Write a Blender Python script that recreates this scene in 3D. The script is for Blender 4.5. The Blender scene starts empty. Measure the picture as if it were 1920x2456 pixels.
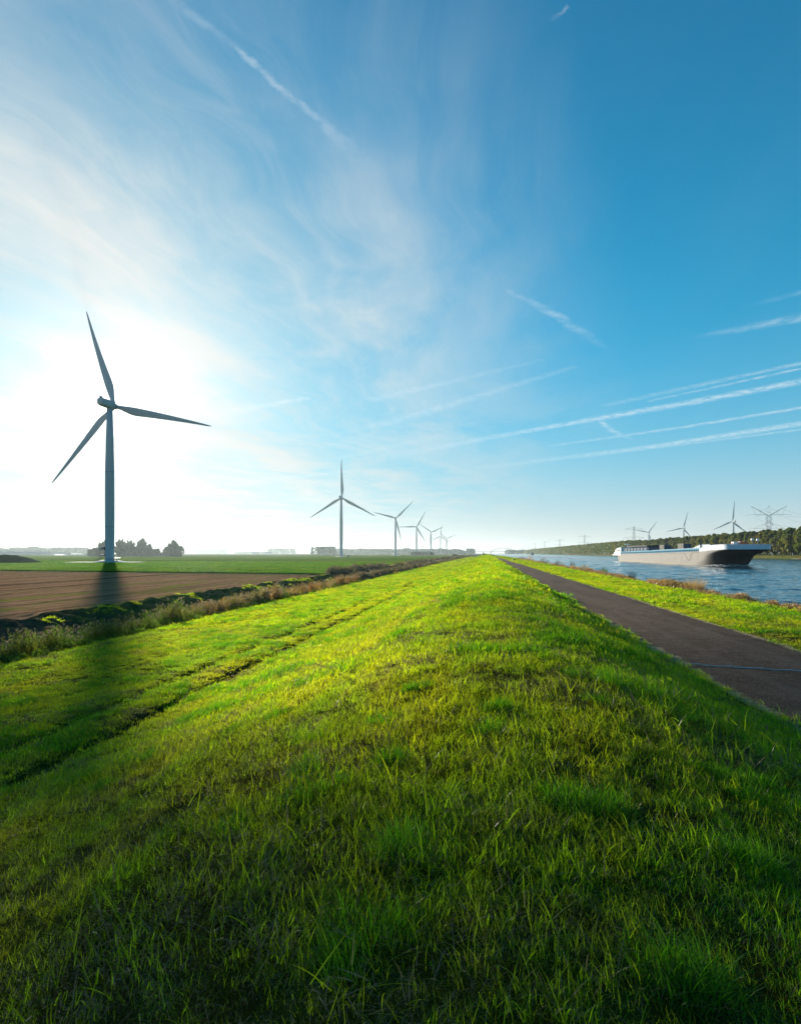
import bpy, bmesh, math, random
import numpy as np
from mathutils import Vector, Matrix, noise as mnoise

random.seed(7)
rng = np.random.default_rng(7)
R = math.radians
scene = bpy.context.scene
col = scene.collection

# ------------------------------------------------------------------ camera
F = 1450.0                       # focal length in pixels of the 1920 px wide photograph
CX, HY = 960.0, 1327.0           # optical axis column, horizon row
THETA = R(8.0)                   # camera looks 8 degrees left of the dike axis (+Y)
EYE = 3.5                        # eye height above the canal water (z = 0)
ct, st = math.cos(THETA), math.sin(THETA)
cam_d = bpy.data.cameras.new('camera')
cam = bpy.data.objects.new('camera', cam_d); col.objects.link(cam)
cam.location = (0, 0, EYE); cam.rotation_euler = (R(90), 0, THETA)
cam_d.sensor_fit = 'HORIZONTAL'; cam_d.sensor_width = 36.0
cam_d.lens = 36.0 * F / 1920.0
cam_d.shift_y = (HY - 1228.0) / 1920.0
cam_d.clip_start = 0.05; cam_d.clip_end = 40000
scene.camera = cam

def c2w(xc, d):                  # camera-plane coordinates (right, depth) -> world X, Y
    return (xc * ct - d * st, xc * st + d * ct)
def at(px, depth):               # point at an image column and a depth
    return c2w((px - CX) / F * depth, depth)
def depth_of(X, px):             # depth at which the line X = const crosses an image column
    return X / ct / ((px - CX) / F - st / ct)
def on_line(X, px):              # world Y of that point
    d = depth_of(X, px); return (d + X * st) / ct
def pxdir(px, py):
    u, v = (px - CX) / F, (HY - py) / F
    x, y = c2w(u, 1.0)
    return Vector((x, y, v)).normalized()

SUN = pxdir(264, 968)
SUN_EL = math.asin(SUN.z)
SUN_AZ = math.atan2(SUN.x, SUN.y)          # clockwise from +Y

# ------------------------------------------------------------------ node helper
class NT:
    def __init__(s, tree):
        s.t = tree; s.n = tree.nodes; s.l = tree.links
    def node(s, typ, **kw):
        n = s.n.new(typ)
        for k, v in kw.items(): setattr(n, k, v)
        return n
    def put(s, sock, v):
        if v is None: return
        if isinstance(v, bpy.types.NodeSocket): s.l.new(v, sock)
        elif isinstance(v, (tuple, list, Vector)) and len(v) == 3 and sock.type == 'RGBA': sock.default_value = (*v, 1)
        else: sock.default_value = v
    def m(s, op, a, b=None, c=None, clamp=False):
        n = s.node('ShaderNodeMath', operation=op, use_clamp=clamp)
        for i, v in enumerate((a, b, c)): s.put(n.inputs[i], v)
        return n.outputs[0]
    def vm(s, op, a, b=None, out=0, scale=None):
        n = s.node('ShaderNodeVectorMath', operation=op)
        s.put(n.inputs[0], a)
        if b is not None: s.put(n.inputs[1], b)
        if scale is not None: s.put(n.inputs['Scale'], scale)
        return n.outputs[out]
    def mapr(s, v, a, b, c=0.0, d=1.0, smooth=True):
        n = s.node('ShaderNodeMapRange', interpolation_type='SMOOTHSTEP' if smooth else 'LINEAR')
        for i, x in enumerate((v, a, b, c, d)): s.put(n.inputs[i], x)
        return n.outputs[0]
    def mix(s, f, a, b, mode='MIX'):
        n = s.node('ShaderNodeMix', data_type='RGBA', blend_type=mode)
        s.put(n.inputs[0], f); s.put(n.inputs[6], a); s.put(n.inputs[7], b)
        return n.outputs[2]
    def noise(s, vec, scale, detail=3.0, rough=0.55, dist=0.0, out=0, lac=2.0):
        n = s.node('ShaderNodeTexNoise')
        if vec is not None: s.put(n.inputs['Vector'], vec)
        n.inputs['Scale'].default_value = scale; n.inputs['Detail'].default_value = detail
        n.inputs['Roughness'].default_value = rough; n.inputs['Distortion'].default_value = dist
        n.inputs['Lacunarity'].default_value = lac
        return n.outputs[out]
    def mapping(s, vec, loc=(0,0,0), rot=(0,0,0), scale=(1,1,1)):
        n = s.node('ShaderNodeMapping'); s.put(n.inputs[0], vec)
        n.inputs[1].default_value = loc; n.inputs[2].default_value = rot; n.inputs[3].default_value = scale
        return n.outputs[0]

# ------------------------------------------------------------------ world
SKY_STRENGTH = 0.058
world = bpy.data.worlds.new('World'); scene.world = world; world.use_nodes = True
w = NT(world.node_tree); w.n.clear()
wout = w.node('ShaderNodeOutputWorld'); bg = w.node('ShaderNodeBackground')
w.l.new(bg.outputs[0], wout.inputs[0])
bg.inputs[1].default_value = SKY_STRENGTH
sky = w.node('ShaderNodeTexSky', sky_type='NISHITA')
sky.sun_disc = False; sky.sun_elevation = SUN_EL; sky.sun_rotation = SUN_AZ
sky.air_density = 1.0; sky.dust_density = 1.0; sky.ozone_density = 2.5; sky.altitude = 0
tc = w.node('ShaderNodeTexCoord')
D = w.vm('NORMALIZE', tc.outputs['Generated'])
sep = w.node('ShaderNodeSeparateXYZ'); w.l.new(D, sep.inputs[0])
dz = w.m('MAXIMUM', sep.outputs[2], 0.012)
q0 = w.vm('SCALE', D, scale=w.m('DIVIDE', 1.0, dz))
sepq = w.node('ShaderNodeSeparateXYZ'); w.l.new(q0, sepq.inputs[0])
comb = w.node('ShaderNodeCombineXYZ'); w.l.new(sepq.outputs[0], comb.inputs[0]); w.l.new(sepq.outputs[1], comb.inputs[1])
Q = comb.outputs[0]                                            # point on a cloud plane at height 1
nz = w.noise(Q, 9.0, 4, 0.65, out=1)
jit = w.vm('SCALE', w.vm('SUBTRACT', nz, (0.5, 0.5, 0.5)), scale=0.055)
Qj = w.vm('ADD', Q, jit)
sd = w.vm('DOT_PRODUCT', D, tuple(SUN), out=1)
ang = w.m('ARCCOSINE', w.m('MINIMUM', sd, 1.0))                # angle from the sun, radians
# clear sky: the Nishita sky with the deep, saturated blue of a polarised October sky
tint_ = w.mix(w.mapr(ang, R(34), R(5)), (0.0, 0.80, 1.20), (0.62, 0.74, 0.80))
clear0 = w.mix(1.0, sky.outputs[0], tint_, 'MULTIPLY')
elev = w.m('ARCSINE', w.m('MAXIMUM', sep.outputs[2], 0.0))
hzf = w.m('EXPONENT', w.m('MULTIPLY', w.m('POWER', w.m('DIVIDE', elev, R(6.3)), 1.15), -1.0))
clear1 = w.mix(w.m('EXPONENT', w.m('DIVIDE', elev, -R(20))), clear0, (0.0, 5.2, 8.0))
clear = w.mix(w.m('MULTIPLY', hzf, 0.93), clear1, (8.0, 7.4, 6.5))
# thin cirrus veil, thicker towards the sun
wq = w.vm('ADD', Q, w.vm('SCALE', w.vm('SUBTRACT', w.noise(Q, 0.55, 3, 0.5, out=1), (0.5, 0.5, 0.5)), scale=1.0))
v1 = w.noise(w.mapping(wq, (3.1, 0.4, 0), (0, 0, R(28)), (1.0, 0.45, 1.0)), 0.95, 7, 0.55, 0.35)
v2 = w.noise(w.mapping(wq, (7.7, 2.9, 0), (0, 0, R(-35)), (1.0, 0.25, 1.0)), 2.3, 6, 0.58, 0.5)
v3 = w.noise(w.mapping(wq, (1.7, 5.9, 0), (0, 0, R(12)), (1.0, 0.16, 1.0)), 6.5, 6, 0.68, 0.6)
near = w.mapr(ang, R(46), R(6), 0.0, 1.0, smooth=False)
nn = w.m('POWER', near, 1.25)
cover = w.m('ADD', w.m('MULTIPLY', w.mapr(v1, 0.38, 0.62), 0.65), w.m('MULTIPLY', w.m('ADD', w.m('MULTIPLY', w.mapr(v2, 0.42, 0.68), 0.7), w.m('MULTIPLY', w.mapr(v3, 0.40, 0.70), 0.55)), 0.38))
veil = w.m('MULTIPLY', w.m('ADD', w.m('MULTIPLY', nn, 1.0), 0.022), w.m('MULTIPLY_ADD', cover, 1.25, 0.25), clamp=True)
vcol = w.node('ShaderNodeCombineXYZ')
vb = w.m('ADD', 6.6, w.m('MULTIPLY', nn, 1.3))
w.l.new(w.m('MULTIPLY', vb, 0.95), vcol.inputs[0]); w.l.new(w.m('MULTIPLY', vb, 1.0), vcol.inputs[1]); w.l.new(w.m('MULTIPLY', vb, 0.995), vcol.inputs[2])
c1 = w.mix(veil, clear, vcol.outputs[0])
# contrails: straight lines on the cloud plane
def plane_pt(px, py):
    d = pxdir(px, py); return Vector((d.x / d.z, d.y / d.z, 0))
fl = w.noise(Q, 16.0, 4, 0.7)
fl = w.mapr(fl, 0.30, 0.66, 0.12, 1.0)
trail = None
def contrail(p0, p1, w0, w1, s0=1.0, s1=1.0, soft=False):
    global trail
    a, b = plane_pt(*p0), plane_pt(*p1)
    dx, dy = p1[0] - p0[0], p1[1] - p0[1]; L = math.hypot(dx, dy); nx, ny = -dy / L, dx / L
    def wid(p, wpx):
        e = plane_pt(p[0] + nx * wpx, p[1] + ny * wpx); n = (b - a).normalized()
        o = e - plane_pt(*p); return abs(o.x * n.y - o.y * n.x)
    W0, W1 = wid(p0, w0), wid(p1, w1)
    ba = b - a
    pa = w.vm('SUBTRACT', Qj if not soft else Qj, tuple(a))
    t = w.m('DIVIDE', w.vm('DOT_PRODUCT', pa, tuple(ba), out=1), ba.length_squared)
    tcl = w.m('MINIMUM', w.m('MAXIMUM', t, 0.0), 1.0)
    dv = w.vm('SUBTRACT', pa, w.vm('SCALE', tuple(ba), scale=tcl))
    dist = w.vm('LENGTH', dv, out=1)
    ww = w.m('MULTIPLY_ADD', tcl, W1 - W0, W0)
    prof = w.mapr(w.m('DIVIDE', dist, ww), 1.0, 0.0, 0.0, 1.0)
    stg = w.m('MULTIPLY_ADD', tcl, s1 - s0, s0)
    o = w.m('MULTIPLY', w.m('MULTIPLY', prof, stg), fl)
    trail = o if trail is None else w.m('MAXIMUM', trail, o)
TR = [((410,0),(562,112),18,14,.15,.3),((562,112),(663,202),13,15,.4,.5),((663,202),(787,309),14,15,.5,.3),((787,309),(900,410),16,34,.28,.04),
      ((1220,697),(1340,760),8,16,.2,.4),((1340,760),(1460,840),16,14,.4,.02),
      ((1920,915),(1640,968),11,10,.9,.8),((1640,968),(1445,1002),10,9,.8,.75),((1445,1002),(1250,1036),9,8,.75,.6),((1250,1036),(900,1100),8,14,.5,.05),
      ((1920,871),(1460,970),7,8,.55,.2),((1920,884),(1560,961),4,4,.7,.3),((1920,978),(1640,1024),6,5,.75,.6),((1640,1024),(1330,1068),5,5,.6,.25),
      ((1920,1016),(1560,1072),10,8,.75,.7),((1560,1072),(1160,1122),8,8,.6,.1),((1920,1030),(1400,1096),4,4,.5,.3),
      ((1920,762),(1660,810),17,8,.5,.05),((1920,700),(1800,732),10,10,.25,.02),
      ((1372,882),(960,1006),8,16,.2,.35),((960,1006),(830,1040),16,14,.3,.02),((1294,864),(900,957),6,14,.15,.3),
      ((731,955),(472,1002),8,16,.5,.5),((523,1049),(281,1100),8,12,.6,.4),((1442,1012),(1470,1035),9,9,.6,.5),((1470,1035),(1516,1054),9,4,.5,.15),
      ((1040,1048),(830,1095),10,8,.15,.25),((830,1130),(560,1160),6,14,.3,.3),((1330,40),(1365,5),10,8,.1,.3)]
for a_ in TR: contrail(*a_)
c2 = w.mix(w.m('MULTIPLY', trail, 0.58), c1, (9.3, 9.8, 10.0))
# aureole of the sun shining through the thin cloud
g1 = w.m('MULTIPLY', w.m('EXPONENT', w.m('MULTIPLY', w.m('POWER', w.m('DIVIDE', ang, R(3.8)), 2.0), -1.0)), 14.0)
g2 = w.m('MULTIPLY', w.m('EXPONENT', w.m('MULTIPLY', ang, -1.0 / R(6.0))), 2.6)
gl = w.m('ADD', w.m('MULTIPLY', g1, w.mapr(v2, 0.35, 0.6, 0.35, 1.5)), w.m('MULTIPLY', g2, w.mapr(v1, 0.3, 0.65, 0.35, 1.3)))
gc = w.vm('SCALE', (1.0, 0.97, 0.92), scale=gl)
c3 = w.vm('ADD', c2, gc)
w.l.new(c3, bg.inputs[0])

sl = bpy.data.lights.new('sun', 'SUN'); sl.energy = 4.7; sl.angle = R(0.6); sl.color = (1.0, 0.90, 0.74)
sun = bpy.data.objects.new('sun', sl); col.objects.link(sun)
sun.rotation_euler = (-SUN).to_track_quat('-Z', 'Y').to_euler()

scene.view_settings.view_transform = 'Standard'; scene.view_settings.look = 'None'
scene.view_settings.exposure = 0.86; scene.view_settings.gamma = 1.0
scene.render.engine = 'CYCLES'
scene.cycles.max_bounces = 6; scene.cycles.diffuse_bounces = 2; scene.cycles.glossy_bounces = 2
scene.cycles.transmission_bounces = 4; scene.cycles.volume_bounces = 0; scene.cycles.transparent_max_bounces = 6
scene.cycles.use_denoising = True
scene.cycles.caustics_reflective = False; scene.cycles.caustics_refractive = False

# ------------------------------------------------------------------ object helpers
def tag(o, label=None, cat=None, group=None, kind=None):
    if label: o['label'] = label
    if cat: o['category'] = cat
    if group: o['group'] = group
    if kind: o['kind'] = kind
    return o
def empty(name, loc=(0, 0, 0), rz=0.0):
    o = bpy.data.objects.new(name, None); col.objects.link(o)
    o.location = loc; o.rotation_euler = (0, 0, rz); o.empty_display_size = 0.5
    return o
class MB:
    def __init__(s): s.v = []; s.f = []; s.mi = []
    def add(s, vs, fs, mi=0):
        k = len(s.v); s.v.extend(vs); s.f.extend([tuple(i + k for i in f) for f in fs]); s.mi.extend([mi] * len(fs))
        return s
    def box(s, x0, x1, y0, y1, z0, z1, mi=0):
        vs = [(x, y, z) for z in (z0, z1) for y in (y0, y1) for x in (x0, x1)]
        return s.add(vs, [(0,2,3,1),(4,5,7,6),(0,1,5,4),(2,6,7,3),(0,4,6,2),(1,3,7,5)], mi)
    def tube(s, pts, rad, n=8, cap=True, mi=0):
        pts = [Vector(p) for p in pts]
        if not isinstance(rad, (list, tuple)): rad = [rad] * len(pts)
        vs = []; fs = []
        for i, p in enumerate(pts):
            t = (pts[min(i + 1, len(pts) - 1)] - pts[max(i - 1, 0)]).normalized()
            a = Vector((0, 0, 1)) if abs(t.z) < 0.9 else Vector((1, 0, 0))
            u = t.cross(a).normalized(); v = t.cross(u)
            for k in range(n):
                c, sn = math.cos(2 * math.pi * k / n), math.sin(2 * math.pi * k / n)
                vs.append(tuple(p + (u * c + v * sn) * rad[i]))
        for i in range(len(pts) - 1):
            for k in range(n):
                fs.append((i*n+k, i*n+(k+1)%n, (i+1)*n+(k+1)%n, (i+1)*n+k))
        if cap: fs.append(tuple(range(n))[::-1]); fs.append(tuple(range((len(pts)-1)*n, len(pts)*n)))
        return s.add(vs, fs, mi)
    def loft(s, rings, closed=True, cap=True, mi=0):
        n = len(rings[0]); vs = [tuple(p) for r in rings for p in r]; fs = []
        for i in range(len(rings) - 1):
            for k in range(n if closed else n - 1):
                fs.append((i*n+k, i*n+(k+1)%n, (i+1)*n+(k+1)%n, (i+1)*n+k))
        if cap: fs.append(tuple(range(n))[::-1]); fs.append(tuple(range((len(rings)-1)*n, len(rings)*n)))
        return s.add(vs, fs, mi)
    def mesh(s, name, mats, smooth=False):
        me = bpy.data.meshes.new(name); me.from_pydata(s.v, [], s.f)
        for m_ in (mats if isinstance(mats, (list, tuple)) else [mats]): me.materials.append(m_)
        if any(s.mi): me.polygons.foreach_set('material_index', s.mi)
        if smooth: me.polygons.foreach_set('use_smooth', [True] * len(me.polygons))
        me.update(); return me
    def build(s, name, mats, parent=None, smooth=False):
        return link(name, s.mesh(name, mats, smooth), parent)
def link(name, me, parent=None):
    o = bpy.data.objects.new(name, me); col.objects.link(o)
    if parent: o.parent = parent
    return o

# ------------------------------------------------------------------ materials
def mat(name):
    m_ = bpy.data.materials.new(name); m_.use_nodes = True
    t = NT(m_.node_tree); t.n.clear()
    return m_, t
def finish(t, sh, disp=None):
    o = t.node('ShaderNodeOutputMaterial'); t.l.new(sh, o.inputs[0])
def principled(t, color, rough=0.6, metal=0.0, spec=0.5, normal=None):
    p = t.node('ShaderNodeBsdfPrincipled')
    t.put(p.inputs['Base Color'], color); t.put(p.inputs['Roughness'], rough); t.put(p.inputs['Metallic'], metal)
    t.put(p.inputs['Specular IOR Level'], spec)
    if normal is not None: t.l.new(normal, p.inputs['Normal'])
    return p.outputs[0]
def bump(t, h, strength=0.5, dist=0.05):
    b = t.node('ShaderNodeBump'); b.inputs['Strength'].default_value = strength; b.inputs['Distance'].default_value = dist
    t.l.new(h, b.inputs['Height']); return b.outputs[0]
def paint(name, c, rough=0.45, var=0.12, scale=1.5, metal=0.0, streak=False):
    m_, t = mat(name)
    g = t.node('ShaderNodeTexCoord').outputs['Object']
    if streak: g = t.mapping(g, scale=(1, 1, 0.15))
    n = t.noise(g, scale, 5, 0.6)
    cc = t.mix(t.mapr(n, 0.3, 0.7), tuple(x * (1 - var) for x in c), tuple(min(1, x * (1 + var)) for x in c))
    finish(t, principled(t, cc, rough, metal)); return m_
def leafy(name, base, trans, tmix=0.5, patch=None, rnd=0.3, gloss=0.06, patchscale=0.6, dry=None):
    """diffuse + translucent leaf or blade; colour varies by instance and by natural patches on the ground"""
    m_, t = mat(name)
    oi = t.node('ShaderNodeObjectInfo').outputs['Random']
    pos = t.node('ShaderNodeNewGeometry').outputs['Position']
    at_ = t.node('ShaderNodeAttribute'); at_.attribute_name = 'tint'; tv = at_.outputs['Fac']
    v = t.m('ADD', t.m('MULTIPLY', oi, 0.5), t.m('MULTIPLY', tv, 0.5))
    k = t.mapr(v, 0.1, 0.9, 1 - rnd, 1 + rnd, smooth=False)
    cb, cc = base, trans
    if patch:
        f = t.mapr(t.noise(t.mapping(pos, scale=(1, 0.45, 1)), patchscale, 5, 0.6), 0.40, 0.62)
        if name == 'grass_blade':          # faint mowing lanes along the dike
            f = t.m('ADD', t.m('MULTIPLY', f, 0.6), t.m('MULTIPLY', t.mapr(t.noise(t.mapping(pos, scale=(1, 0.02, 1)), 0.9, 3, 0.6), 0.38, 0.62), 0.5), clamp=True)
        cb = t.mix(f, base, patch[0]); cc = t.mix(f, trans, patch[1])
    if dry:
        f2 = t.mapr(t.noise(pos, 0.9, 5, 0.65, 0.3), 0.56, 0.74, 0.0, 0.75)
        f2 = t.m('MULTIPLY', f2, t.mapr(tv, 0.1, 0.6, 0.35, 1.0))
        cb = t.mix(f2, cb, dry[0]); cc = t.mix(f2, cc, dry[1])
    cb = t.vm('SCALE', cb if not isinstance(cb, tuple) else tuple(cb), scale=k)
    cc = t.vm('SCALE', cc if not isinstance(cc, tuple) else tuple(cc), scale=k)
    d = t.node('ShaderNodeBsdfDiffuse'); t.l.new(cb, d.inputs[0])
    tr = t.node('ShaderNodeBsdfTranslucent'); t.l.new(cc, tr.inputs[0])
    gl_ = t.node('ShaderNodeBsdfGlossy'); gl_.inputs['Roughness'].default_value = 0.35; gl_.inputs[0].default_value = (1, 1, 1, 1)
    mx = t.node('ShaderNodeMixShader'); mx.inputs[0].default_value = tmix
    t.l.new(d.outputs[0], mx.inputs[1]); t.l.new(tr.outputs[0], mx.inputs[2])
    if gloss > 0:
        m2 = t.node('ShaderNodeMixShader'); m2.inputs[0].default_value = gloss
        t.l.new(mx.outputs[0], m2.inputs[1]); t.l.new(gl_.outputs[0], m2.inputs[2]); sh = m2.outputs[0]
    else: sh = mx.outputs[0]
    finish(t, sh); return m_

M = {}
M['turbine'] = paint('turbine_paint', (0.42, 0.45, 0.47), 0.75, 0.06, 0.2, streak=True)
M['turbine_dark'] = paint('turbine_flange', (0.15, 0.18, 0.20), 0.5, 0.1)
M['concrete'] = paint('concrete', (0.50, 0.47, 0.43), 0.85, 0.15, 1.2)
M['gravel'] = paint('pale_gravel', (0.52, 0.46, 0.42), 0.95, 0.18, 0.8)
M['steel_dark'] = paint('dark_steel', (0.06, 0.07, 0.08), 0.5, 0.2)
M['steel_grey'] = paint('galvanised_steel', (0.20, 0.22, 0.23), 0.5, 0.15)
M['lattice'] = paint('lattice_steel', (0.10, 0.12, 0.12), 0.6, 0.15)
M['white'] = paint('white_paint', (0.78, 0.79, 0.80), 0.4, 0.06, 0.8)
M['white_band'] = paint('white_bulwark_paint', (0.55, 0.62, 0.70), 0.35, 0.06, 0.5)
M['ship_blue'] = paint('light_blue_coaming', (0.07, 0.28, 0.42), 0.85, 0.12, 0.6)
M['ship_blue_dark'] = paint('dark_blue_steel', (0.05, 0.14, 0.22), 0.85, 0.15, 0.6)  # darker blue of the cabin posts and the small boat
M['cabin_blue'] = paint('grey_blue_cabin', (0.06, 0.10, 0.15), 0.85, 0.1, 0.5)
M['navy'] = paint('navy_roof', (0.02, 0.035, 0.05), 0.85, 0.2)
M['container'] = paint('container_grey', (0.26, 0.245, 0.21), 0.85, 0.12, 0.6)
M['container_dark'] = paint('container_shaded_end', (0.04, 0.07, 0.11), 0.85, 0.15, 0.6)  # shade on the end turned from the sun, put into its colour
M['orange'] = paint('red_orange_paint', (0.55, 0.12, 0.05), 0.5, 0.15)
M['hatch'] = paint('hatch_cover', (0.30, 0.36, 0.40), 0.85, 0.1, 0.4)
M['black'] = paint('black_plastic', (0.02, 0.022, 0.025), 0.5, 0.2)
M['rubber'] = paint('pale_cable', (0.40, 0.43, 0.45), 0.5, 0.15, 6)
M['roof_dark'] = paint('dark_barn_roof', (0.13, 0.16, 0.19), 0.7, 0.1, 0.1)
M['barn_wall'] = paint('barn_wall', (0.30, 0.30, 0.28), 0.8, 0.1, 0.1)
M['bark'] = paint('bark', (0.09, 0.075, 0.055), 0.9, 0.3, 3)
M['bark_pale'] = paint('pale_bark', (0.13, 0.12, 0.10), 0.9, 0.25, 3)
M['twig'] = paint('dark_twigs', (0.06, 0.045, 0.045), 0.9, 0.3, 3)

def hull_material():
    m_, t = mat('ship_hull_paint')
    o = t.node('ShaderNodeTexCoord').outputs['Object']
    sp = t.node('ShaderNodeSeparateXYZ'); t.l.new(o, sp.inputs[0])
    n = t.noise(t.mapping(o, scale=(0.25, 0.25, 1.2)), 1.2, 6, 0.65)
    n2 = t.noise(t.mapping(o, scale=(1.2, 1.2, 0.12)), 1.4, 5, 0.7)
    c = t.mix(t.mapr(n, 0.3, 0.7), (0.082, 0.078, 0.068), (0.130, 0.123, 0.108))
    c = t.mix(t.mapr(n2, 0.45, 0.75, 0, 0.55), c, (0.07, 0.058, 0.045))
    # welded plate seams
    sy = t.m('PINGPONG', sp.outputs[1], 3.0); seam = t.mapr(sy, 0.0, 0.10, 1, 0)
    sz = t.m('ABSOLUTE', t.m('SUBTRACT', sp.outputs[2], 2.1)); seam2 = t.mapr(sz, 0.0, 0.07, 1, 0)
    c = t.mix(t.m('MULTIPLY', t.m('MAXIMUM', seam, seam2), 0.28), c, (0.10, 0.09, 0.08))
    c = t.mix(t.mapr(sp.outputs[2], 0.55, 0.15, 0, 0.8), c, (0.14, 0.12, 0.05))     # weed and rust by the waterline
    c = t.mix(t.mapr(sp.outputs[1], -50, -54.5, 0, 0.96), c, (0.02, 0.021, 0.024))      # black bow paint, with shade of the front face blended into the colour
    finish(t, principled(t, c, 0.62, 0, 0.3)); return m_
M['hull'] = hull_material()

# ------------------------------------------------------------------ terrain
PX = np.array([-9000,-40,-36,-33.6,-32.6,-29.5,-26,-23.6,-21.6,-19.5,-12,-8,-7,-4,-2,-1,0,.8,1.5,2.4,3.3,4.1,4.5,5,9.1,9.6,14,16.5,17.3,18,20,170,183,184.5,186,190,203,9000.])
PZ = np.array([-1.4,-1.4,-1.35,-1.2,-1.45,-2.9,-3.1,-2.4,-1.5,-1.15,-.8,-.45,-.3,.75,1.42,1.73,1.93,1.95,1.80,1.53,1.14,.73,.66,.65,.65,.64,.52,.42,.15,-.4,-2.6,-3,-1,0,1.3,1.8,2.6,2.6])
def vnoise(x, y, seed=0):
    """smooth value noise, vectorised"""
    x = np.asarray(x, float); y = np.asarray(y, float)
    xi = np.floor(x).astype(np.int64); yi = np.floor(y).astype(np.int64)
    fx = x - xi; fy = y - yi; fx = fx*fx*(3-2*fx); fy = fy*fy*(3-2*fy)
    def h(a, b):
        n = (a * 374761393 + b * 668265263 + seed * 974711) & 0xffffffff
        n = ((n ^ (n >> 13)) * 1274126177) & 0xffffffff
        return ((n ^ (n >> 16)) & 0xffff) / 65535.0
    return (h(xi,yi)*(1-fx)+h(xi+1,yi)*fx)*(1-fy) + (h(xi,yi+1)*(1-fx)+h(xi+1,yi+1)*fx)*fy
def fbm(x, y, seed=0, o=4):
    s = 0; a = 0.5
    for k in range(o):
        s = s + a * (vnoise(x * 2**k, y * 2**k, seed + k) - 0.5); a *= 0.5
    return s
def terrain(x, y):
    x = np.asarray(x, float); y = np.asarray(y, float)
    wob = fbm(y / 5.0, y * 0 + 3.3, 5, 4) * 1.6 * np.exp(-((x + 28) / 7.0) ** 4)
    xs = x + wob
    z = sum(np.interp(xs + d, PX, PZ) for d in (-.35, -.17, 0, .17, .35)) / 5
    dike = (np.abs(x + 2) < 19.5)
    amp = np.where((x > 4.7) & (x < 9.4), 0.0, np.where(dike, 0.11, 0.0))
    z = z + fbm(x / 1.9, y / 3.6, 11, 4) * amp
    rut = np.exp(-((x + 8.2 + fbm(y / 9, y*0, 3, 2)*.5) / .30) ** 2) + 0.8 * np.exp(-((x + 10.0 + fbm(y / 9, y*0, 3, 2)*.5) / .26) ** 2)
    z = z - rut * (0.24 + 0.14 * fbm(x / 1.5, y / 1.7, 21, 3))
    ditch = np.exp(-((x + 30) / 5.0) ** 6)
    z = z + ditch * fbm(x / 0.9, y / 1.3, 31, 5) * 1.1
    fld = (x < -34) & (x > -200)
    furrow = np.where(fld, (np.sin(x * 2.1 + fbm(x/7, y/30, 41, 2)*3) * 0.05 - 0.22 * np.exp(-((x + 38.4) / .35) ** 2) - .12 * np.exp(-((x + 57) / .4) ** 2) - .10 * np.exp(-((x + 72) / .4) ** 2)
              + fbm(x / .8, y / 1.5, 43, 3) * 0.16), 0.0)
    return z + furrow
def grid(name, xs, ys, zf, mats, smooth=True, drop=0.0, mask=None, parent=None):
    X, Y = np.meshgrid(xs, ys); Z = zf(X, Y) - drop
    nx, ny = len(xs), len(ys)
    V = np.stack([X, Y, Z], -1).reshape(-1, 3)
    i = np.arange(nx - 1); j = np.arange(ny - 1); I, J = np.meshgrid(i, j)
    a = (J * nx + I).ravel()
    fc = np.stack([a, a + 1, a + 1 + nx, a + nx], -1)
    if mask is not None:
        cx = (X[:-1, :-1] + X[1:, 1:]).ravel() / 2; cy = (Y[:-1, :-1] + Y[1:, 1:]).ravel() / 2
        fc = fc[mask(cx, cy)]
    me = bpy.data.meshes.new(name); me.from_pydata(V.tolist(), [], fc.tolist())
    me.materials.append(mats); me.polygons.foreach_set('use_smooth', [smooth] * len(me.polygons)); me.update()
    return link(name, me, parent)
def growing(a, b, s0, g):
    out = [a]; s = s0
    while out[-1] < b: out.append(out[-1] + s); s *= g
    out[-1] = b; return np.array(out)
YS = np.concatenate([np.arange(-30, -4, 1.5), np.arange(-4, 60, .28), growing(60, 10200, .3, 1.028)])
YC = np.concatenate([np.arange(-30, 10, 3.0), np.arange(10, 140, .45), growing(140, 10200, .5, 1.05)])

def ground_mat(name, a, b, dryc, scale=0.7, rough=0.95, bscale=14, bs=0.8, bd=0.06):
    m_, t = mat(name); pos = t.node('ShaderNodeNewGeometry').outputs['Position']
    n = t.noise(pos, scale, 6, 0.62); n2 = t.noise(pos, bscale, 4, 0.7)
    c = t.mix(t.mapr(n, 0.38, 0.64), a, b)
    c = t.mix(t.m('MULTIPLY', t.mapr(t.noise(pos, scale * 1.7, 5, 0.65), 0.52, 0.72), 0.7), c, dryc)
    c = t.mix(t.mapr(n2, 0.3, 0.75, 0.45, 0.0), c, (0.02, 0.025, 0.008))
    finish(t, principled(t, c, rough, 0, 0.0, bump(t, n2, bs, bd))); return m_
M['turf'] = ground_mat('turf_soil', (0.040, 0.050, 0.010), (0.060, 0.075, 0.010), (0.075, 0.055, 0.022))
M['bank_far'] = ground_mat('far_bank_grass', (0.10, 0.15, 0.03), (0.15, 0.19, 0.04), (0.20, 0.15, 0.06), 0.25, bscale=3)
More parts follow.
